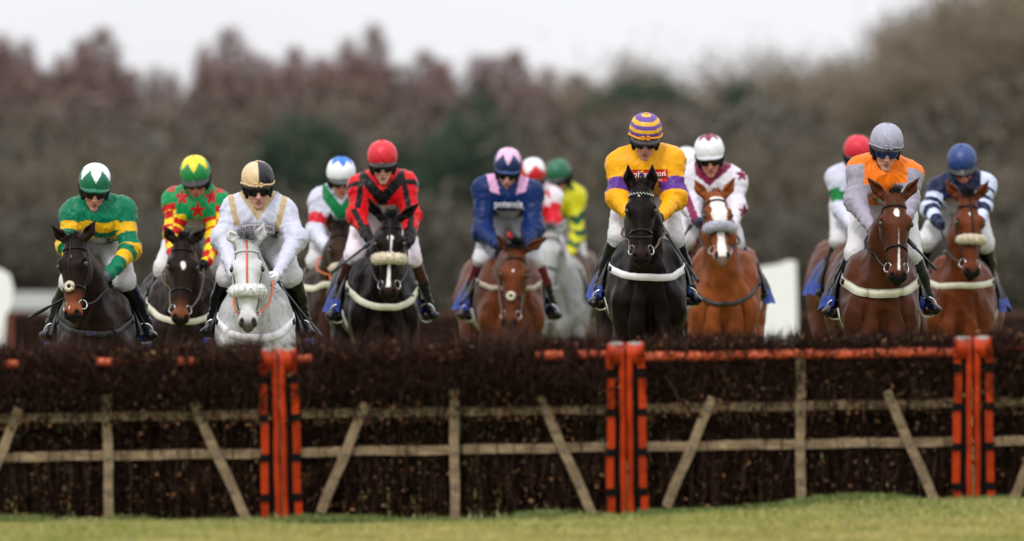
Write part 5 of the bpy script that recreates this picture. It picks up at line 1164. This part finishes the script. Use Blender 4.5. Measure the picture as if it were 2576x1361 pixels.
    mk('brush', Q(np.concatenate(VV)), np.concatenate(FF), BIRCH, root, org, np.concatenate(cols), False)
    # padded uprights at both ends
    for sgn, x0 in ((1, .0), (-1, PW)):
        lo, hi = sorted((x0 + sgn * .0005, x0 + sgn * .070)); xo0, xo1 = sorted((x0 + sgn * .063, x0 + sgn * .104)); pc0 = x0 + sgn * .0185
        u_ = add('upright', boxm((lo, -.03, -.035), (hi, .93, .03)), RUB)
        cxm = pc0; bb_ = np.linspace(-.03, .945, 24); V, F_ = tube(np.stack([np.full(24, cxm) + .0015 * np.sin(bb_ * 14 + ix), bb_, np.full(24, -.048)], 1), .0165 + .0008 * np.sin(bb_ * 33), 14)
        add('pad', (V, F_), ORG, u_, True)
        for b0, b1 in ((-.02, .135), (.165, .355), (.385, .575), (.605, .80), (.83, .915)):
            w0 = .004 * math.sin(b0 * 20 + ix)
            V, F_ = boxm((xo0 + w0, b0, -.050), (xo1 + w0, b1, .045)); V = V.copy(); V[:, 0] += (V[:, 1] - .5) * -.008 * sgn; add('guard', (V, F_), ORG, u_)
        for b in (.15, .37, .59, .80): add('strap', boxm((min(lo, xo0) + .002, b - .017, -.057), (max(hi, xo1) + .002, b + .017, .05)) if False else boxm((xo0 - .003, b - .020, -.056), (xo1 + .003, b + .020, .05)), RUB, u_)
        # round foam end of the roll, open and grey inside
        cc_ = np.array([x0 + sgn * .050, .915, -.02]); tp = [cc_ + np.array([0, t, 0]) for t in (-.035, .03, .040)]
        add('foam_roll', tube(np.array([[cc_[0], .86, -.02], [cc_[0], .958, -.02]]), [.047, .047], 18), ORG, u_, True)
        an = np.linspace(0, 6.283, 19)[:-1]; V = [(cc_[0] + .034 * math.cos(t), z, -.02 + .034 * math.sin(t)) for z in (.957, .961) for t in an]; add('foam_end', (np.array(V), [tuple(range(18, 36)), tuple(range(17, -1, -1))] + [(k, (k + 1) % 18, 18 + (k + 1) % 18, 18 + k) for k in range(18)]), CAPG, u_)
if True:
    SLP = .0155
    panel(0, 710 - 869, 1326, SLP, 1.0, 'hurdle panel at far left with bushy birch covering its orange rail', ((25, 60), (250, 292), (458, 508)))
    panel(1, 710, 1312, SLP, 1.05, 'hurdle panel below the red and black rider, thick with dark birch', ((755, 795), (1350, 1425), (1445, 1540)))
    panel(2, 1579, 1298, SLP, .42, 'hurdle panel below the yellow rider with its orange top rail showing bare')
    panel(3, 2450, 1284, SLP, .7, 'hurdle panel cut off by the right edge of the photo')

# ------------------------------------------------------------------ the flight already jumped, its wings and a rail, far behind
WPL = pm('white_plastic', (.74, .74, .74), rough=.4)
def far_panel(px, d):
    c = W(px, 700, d); c[2] = GR; root = empty('hurdle', c, 'dark blurred hurdle panel in the far flight behind the horses', 'hurdle', 'panels of the far flight of hurdles')
    org = c; r = np.random.default_rng(3); n = 5000; w_ = 1.83
    V, F_ = hairs(np.stack([c[0] + r.uniform(-w_ / 2, w_ / 2, n), c[1] + r.uniform(-.1, .1, n), c[2] + r.uniform(0, .64, n)], 1), np.stack([r.normal(size=n) * .35, r.normal(size=n) * .2, np.ones(n)], 1), r.uniform(.15, .38, n), .006, None, 2, r)
    t = r.uniform(0, 1, (n, 1)); mk('brush', V, F_, BIRCH, root, org, np.repeat(np.array([.018, .011, .009]) * (1 - t) + np.array([.06, .03, .022]) * t, 7, axis=0), False)
    mk('backing', *boxm((c[0] - w_ / 2, c[1] + .0, c[2]), (c[0] + w_ / 2, c[1] + .06, c[2] + .80)), pm('dark_birch', (.012, .007, .006), rough=.9, bump=(30, .8)), root, org, None, False)
    mk('top_rail', *tube(np.array([[c[0] - w_ / 2, c[1] - .09, c[2] + .86], [c[0] + w_ / 2, c[1] - .09, c[2] + .86]]), .022, 8), pm('dull_red_rail', (.07, .014, .010), rough=.6), root, org)
    return root
if True:
    D2 = 150.0; s2 = FPX / D2; pw2 = 1.86 * s2; x = -860.0; first = None
    while x < 3300:
        if first is None: first = far_panel(x + pw2 / 2, D2)
        else:
            c = first.copy(); COL.objects.link(c); c.location.x = W(x + pw2 / 2, 700, D2)[0]
            for ch in first.children: q = ch.copy(); COL.objects.link(q); q.parent = c
        x += pw2
    def wing(pts, label):
        c = W(pts[0][0], pts[0][1], D2 - 1.2); root = empty('hurdle_wing', (c[0], c[1], GR), label, 'wing', 'white wings of the far flight'); org = (c[0], c[1], GR)
        P = [W(a, b, D2 - 1.2) for a, b in pts]; n = len(P); V = np.array(P + [q + [0, .05, 0] for q in P]); mk('board', V, [tuple(range(n)), tuple(range(2 * n - 1, n - 1, -1))] + [((k + 1) % n, k, n + k, n + (k + 1) % n) for k in range(n)], WPL, root, org, None, False)
        for q in (min(v[0] for v in V) + .04, max(v[0] for v in V) - .04): mk('post', *boxm((q - .03, c[1] + .052, GR), (q + .03, c[1] + .10, GR + .9)), pm('brown_post', (.16, .04, .02), rough=.6), root, org, None, False)
    wing([(1893, 684), (1902, 674), (1960, 664), (1982, 655), (2003, 657), (2008, 930), (1885, 930)], 'white hurdle wing standing behind the chestnut horse')
    wing([(-70, 655), (0, 676), (24, 690), (33, 722), (29, 770), (14, 796), (4, 930), (-70, 930)], 'white hurdle wing at the left edge of the photo')
    # pale plastic rail with boards on the left, far behind
    c = W(40, 700, 210.0); rr = empty('running_rail', (c[0], c[1], GR), 'pale grey plastic running rail behind the left-hand horses', 'rail'); org = (c[0], c[1], GR)
    s3 = FPX / 210; zt = CAMH + (HORY - 735) / s3; zb = CAMH + (HORY - 780) / s3; x1 = W(392, 700, 210)[0]; x0_ = W(-200, 700, 210)[0]
    GRP = pm('grey_plastic', (.42, .43, .45), rough=.5, var=.1, vs=2)
    mk('rail', *boxm((x0_, c[1], zb), (x1, c[1] + .05, zt)), GRP, rr, org, None, False)
    for xq in np.arange(x0_ + .2, x1, 1.1): mk('post', *boxm((xq - .04, c[1] + .052, GR), (xq + .04, c[1] + .10, zt - .02)), GRP, rr, org, None, False)

# ------------------------------------------------------------------ trees
BARK = pm('bark', (.075, .062, .052), rough=.9, bump=(12, .8), var=.3, vs=3)
FOL = pm('tree_twigs', attr=True, rough=.85, spec=.15)
def crown_mesh(kind, seed):
    r = np.random.default_rng(seed); pts = []; n = 7500 if kind == 'larch' else 13000
    if kind == 'larch':      # narrow spire of bare reddish twigs
        t = np.maximum(r.beta(1.0, 1.9, n), r.uniform(0, 1, n) * (r.uniform(0, 1, n) < .10)); z = 1.2 + 8.8 * t ** 1.15; R = (2.9 * (1 - t) ** 1.0 + .12) * (.75 + .25 * np.sin(z * 3.1 + r.normal(size=n) * .7 + seed)); a = r.uniform(0, 6.28, n); rr = R * r.uniform(.02, 1, n) ** .3
        c = np.stack([rr * np.cos(a), rr * np.sin(a), z + .15 * rr], 1); c0, c1 = (.125, .086, .080), (.30, .200, .182)
    elif kind == 'bare':
        cl = r.normal(size=(46, 3)); cl /= np.linalg.norm(cl, axis=1, keepdims=True); cl = cl * [3.0, 3.0, 3.2] * r.uniform(.3, 1.12, (46, 1)) + [0, 0, 5.6]
        k = r.integers(0, 46, n); c = cl[k] + r.normal(size=(n, 3)) * r.uniform(.35, .8, (46, 1))[k]; c0, c1 = (.105, .084, .060), (.265, .212, .148)
    elif kind == 'pine':
        cl = r.normal(size=(34, 3)); cl /= np.linalg.norm(cl, axis=1, keepdims=True); cl = cl * [2.0, 2.0, 3.2] * r.uniform(.3, 1, (34, 1)) + [0, 0, 5.4]
        k = r.integers(0, 34, n); c = cl[k] + r.normal(size=(n, 3)) * .5; c0, c1 = (.028, .048, .032), (.070, .108, .070)
    else:                    # bush
        cl = r.normal(size=(30, 3)); cl[:, 2] = np.abs(cl[:, 2]); cl /= np.linalg.norm(cl, axis=1, keepdims=True); cl = cl * [2.4, 1.6, 2.4] * r.uniform(.3, 1, (30, 1)) + [0, 0, .5]
        k = r.integers(0, 30, n); c = cl[k] + r.normal(size=(n, 3)) * .42; c[:, 2] = np.abs(c[:, 2]); c0, c1 = (.060, .055, .045), (.15, .132, .104)
    n = len(c); cc_ = c - np.array([0, 0, 4.0 if kind != 'bush' else 0]); u1 = r.normal(size=(n, 3)) + nrmr(cc_ * ([1, 1, .05] if kind == 'larch' else [1, 1, 1])) * 1.2; u1 /= np.linalg.norm(u1, axis=1, keepdims=True); u2 = np.cross(u1, r.normal(size=(n, 3))); u2 /= np.linalg.norm(u2, axis=1, keepdims=True)
    sl_ = (r.uniform(.18, .50, n) if kind in ('larch', 'bare') else r.uniform(.14, .30, n))[:, None]; sw = (.035 if kind in ('larch', 'bare') else .11)
    V = np.stack([c - u2 * sw, c + u2 * sw, c + u1 * sl_], 1).reshape(-1, 3); F_ = np.arange(3 * n).reshape(-1, 3)
    t = (r.uniform(0, 1, n) * .30 + .50 * (np.sin(c[:, 0] * 1.3 + seed) * np.sin(c[:, 2] * 1.1) * .5 + .5) + .1)[:, None]; C = np.repeat(np.array(c0) * (1 - t) + np.array(c1) * t, 3, axis=0)  # crown colours are lightened: distance haze is put into the twig colour
    return V, F_, C
def nrmr(v): return v / (np.linalg.norm(v, axis=1, keepdims=True) + 1e-9)
def tree_proto(kind, seed, cm=None):
    root = empty({'larch': 'larch_tree', 'bare': 'bare_tree', 'pine': 'pine_tree', 'bush': 'bush'}[kind], (0, 0, 0), 'x', 'tree')
    V, F_, C = crown_mesh(kind, seed); mk('crown', V, F_, FOL, root, (0, 0, 0), C, False)
    r = np.random.default_rng(seed + 50); H_ = {'larch': 9.7, 'bare': 6.5, 'pine': 8, 'bush': 1.6}[kind]; tk = {'larch': .17, 'bare': .24, 'pine': .22, 'bush': .06}[kind]
    P = np.array([[.1 * math.sin(t * 4 + seed), .1 * math.cos(t * 3), t * H_ - .25] for t in np.linspace(0, 1, 10)]); parts = [tube(P, tk * (1 - np.linspace(0, .92, 10)), 8)]
    for i in range(14 if kind != 'bush' else 8):
        t = r.uniform(.2, .85) if kind != 'bush' else r.uniform(0, .4); a = r.uniform(0, 6.28); b = P[int(t * 9)]; ln = {'larch': 1.5 * (1 - t) + .4, 'bare': 2.8, 'pine': 1.8, 'bush': 1.6}[kind]; e = np.array([math.cos(a), math.sin(a), .25 if kind == 'larch' else .8]) * ln
        parts.append(tube(np.array([b, b + e * .5 + [0, 0, .1], b + e]), [tk * .4 * (1 - t * .5), tk * .22, tk * .06], 5))
    mk('trunk' if kind != 'bush' else 'stems', *join(parts), BARK, root)
    return root
if True:
    protos = {k: [] for k in ('larch', 'bare', 'pine', 'bush')}
    LAB = {'larch': 'reddish bare larch with a pointed top in the wood behind', 'bare': 'rounded grey-brown bare tree in the wood behind', 'pine': 'dark green conifer standing in the wood behind', 'bush': 'dull olive-brown bush along the foot of the wood'}
    GRPN = {'larch': 'bare larches of the far wood', 'bare': 'bare broadleaved trees of the far wood', 'pine': 'dark conifers of the far wood', 'bush': 'bushes at the foot of the wood'}
    used = {}
    def put(kind, px, pytop, d, wide=1.0, rs=None):
        v = rs.integers(0, 2) if kind != 'bush' else 0; key = (kind, int(v)); Hn = {'larch': 10.0, 'bare': 9.0, 'pine': 9.0, 'bush': 3.0}[kind]
        if key not in used: used[key] = tree_proto(kind, 11 + 7 * int(v) + len(kind)); o = used[key]
        else:
            o = used[key].copy(); COL.objects.link(o)
            for ch in used[key].children: q = ch.copy(); COL.objects.link(q); q.parent = o
        b = W(px, pytop, d); gz = float(ground_z(b[0], d)); k = (b[2] - gz) / Hn; o.location = (b[0], d, gz); kw = k * wide if kind != 'bush' else k * wide
        o.scale = (kw, kw, k); o.rotation_euler = (0, 0, float(rs.uniform(0, 6.28)))
        o['label'] = LAB[kind]; o['category'] = 'bush' if kind == 'bush' else 'tree'; o['group'] = GRPN[kind]; return o
    rs = np.random.default_rng(42)
    prof = [(-60, 90), (40, 88), (150, 105), (270, 95), (340, 165), (420, 228), (480, 150), (560, 95), (640, 135), (710, 100), (790, 110), (880, 70), (960, 85), (1040, 150), (1120, 130), (1200, 170), (1290, 150), (1370, 145), (1460, 225), (1540, 195), (1600, 175), (1700, 175), (1800, 185), (1900, 160), (2000, 165), (2100, 190), (2180, 130), (2260, 85), (2340, 60), (2440, 20), (2540, -30), (2640, -60)]
    px_, py_ = zip(*prof)
    for x in np.arange(-980, 1480, 62):
        xx = x + rs.uniform(-18, 18); put('larch', xx, np.interp(xx, px_, py_) + rs.uniform(-40, 45), 425 + rs.uniform(-12, 12), rs.uniform(1.0, 1.7), rs)
    for x in np.arange(-980, 1500, 75):
        xx = x + rs.uniform(-20, 20); put('larch', xx, np.interp(xx, px_, py_) + rs.uniform(20, 90), 400 + rs.uniform(-8, 8), rs.uniform(1.1, 1.6), rs)
    for x in np.arange(1440, 3550, 88):
        xx = x + rs.uniform(-20, 20); put('bare', xx, np.interp(xx, px_, py_) + rs.uniform(-35, 70), 400 + rs.uniform(-15, 15), rs.uniform(.75, 1.0), rs)
    for x in np.arange(-980, 3500, 105):
        xx = x + rs.uniform(-30, 30); put('bare', xx, np.interp(xx, px_, py_) * .3 + 235 + rs.uniform(-35, 50), 360 + rs.uniform(-12, 12), rs.uniform(.8, 1.1), rs)
    for x in np.arange(2220, 3500, 75): put('bare', x, np.interp(x, px_, py_) + rs.uniform(-20, 90), 340 + rs.uniform(-8, 8), rs.uniform(.7, .9), rs)
    for x, y, d_, wd in ((1600, 160, 392, .75), (1560, 190, 385, .7), (1660, 178, 386, .75), (770, 262, 320, .8), (725, 300, 316, .7), (825, 315, 318, .6), (1180, 195, 322, .55), (1150, 285, 316, .7), (1215, 240, 320, .6), (1085, 330, 315, .7), (1015, 340, 316, .6), (1560, 360, 318, .5), (1850, 170, 395, .5)): put('pine', x, y, d_, wd, rs)
    for x in np.arange(-900, 3500, 92): put('bush', x + rs.uniform(-20, 20), rs.uniform(520, 590), 305 + rs.uniform(-6, 6), rs.uniform(.75, 1.0), rs)
    for x in np.arange(-900, 3500, 105): put('bare', x + rs.uniform(-30, 30), rs.uniform(380, 450), 325 + rs.uniform(-6, 6), rs.uniform(.9, 1.2), rs)
    # the wood's interior: a mass of undergrowth and trunks nobody could count
    n = 115000; x = rs.uniform(-36, 36, n); y = rs.uniform(312, 440, n); x = x * y / 380; top = (HORY - (np.interp(1288 + x * FPX / y, px_, py_) + 95 + 110 * np.clip((1288 + x * FPX / y - 2080) / 120, 0, 1))) * y / FPX + CAMH; z = GR + rs.uniform(0, 1, n) ** .8 * np.clip(top - GR, 1, 20)
    c = np.stack([x, y, z], 1); u1 = nrmr(rs.normal(size=(n, 3)) + [0, 0, .6]); u2 = nrmr(np.cross(u1, rs.normal(size=(n, 3)))); s_ = rs.uniform(.2, .5, n)[:, None]
    V = np.stack([c - u2 * .09, c + u2 * .09, c + u1 * s_], 1).reshape(-1, 3); t = rs.uniform(0, 1, n)[:, None]
    hi_ = np.clip((z - 5.0) / 2.0, 0, 1)[:, None]; red = ((x < 5)[:, None]) * hi_
    cA = np.array([.062, .056, .047]) * (1 - t) + np.array([.125, .112, .092]) * t; cB = np.array([.072, .045, .041]) * (1 - t) + np.array([.17, .10, .09]) * t; C = cA * (1 - red) + cB * red
    tag(mk('undergrowth', V, np.arange(3 * n).reshape(-1, 3), FOL, None, (0, 0, 0), np.repeat(C, 3, axis=0), False), 'tangled twigs and undergrowth filling the far wood', 'undergrowth', None, 'stuff')
    # a cottage half hidden in the wood
    c = W(792, 480, 330.0); cot = empty('cottage', (c[0], 330, GR), 'pale cottage with a slate roof half hidden among the trees', 'house'); org = (c[0], 330, GR)
    zb, ze, zr = GR, CAMH + (HORY - 425) / (FPX / 330), CAMH + (HORY - 372) / (FPX / 330)
    mk('wall', *boxm((c[0] - .75, 330, zb), (c[0] + .75, 332, ze)), pm('pale_render', (.34, .27, .24), rough=.8), cot, org, None, False)
    V = np.array([[c[0] + a * .95, b, z] for a in (-1, 1) for b, z in ((329.8, ze - .05), (331, zr), (332.2, ze - .05))]); mk('roof', V, [(0, 3, 4, 1), (1, 4, 5, 2), (0, 1, 2), (3, 5, 4), (0, 2, 5, 3)], pm('slate', (.12, .135, .17), rough=.7), cot, org, None, False)
    mk('window', *boxm((c[0] - .25, 329.96, zb + 1.1), (c[0] + .25, 329.99, zb + 1.9)), pm('window_glass', (.03, .035, .04), rough=.1), cot, org, None, False)
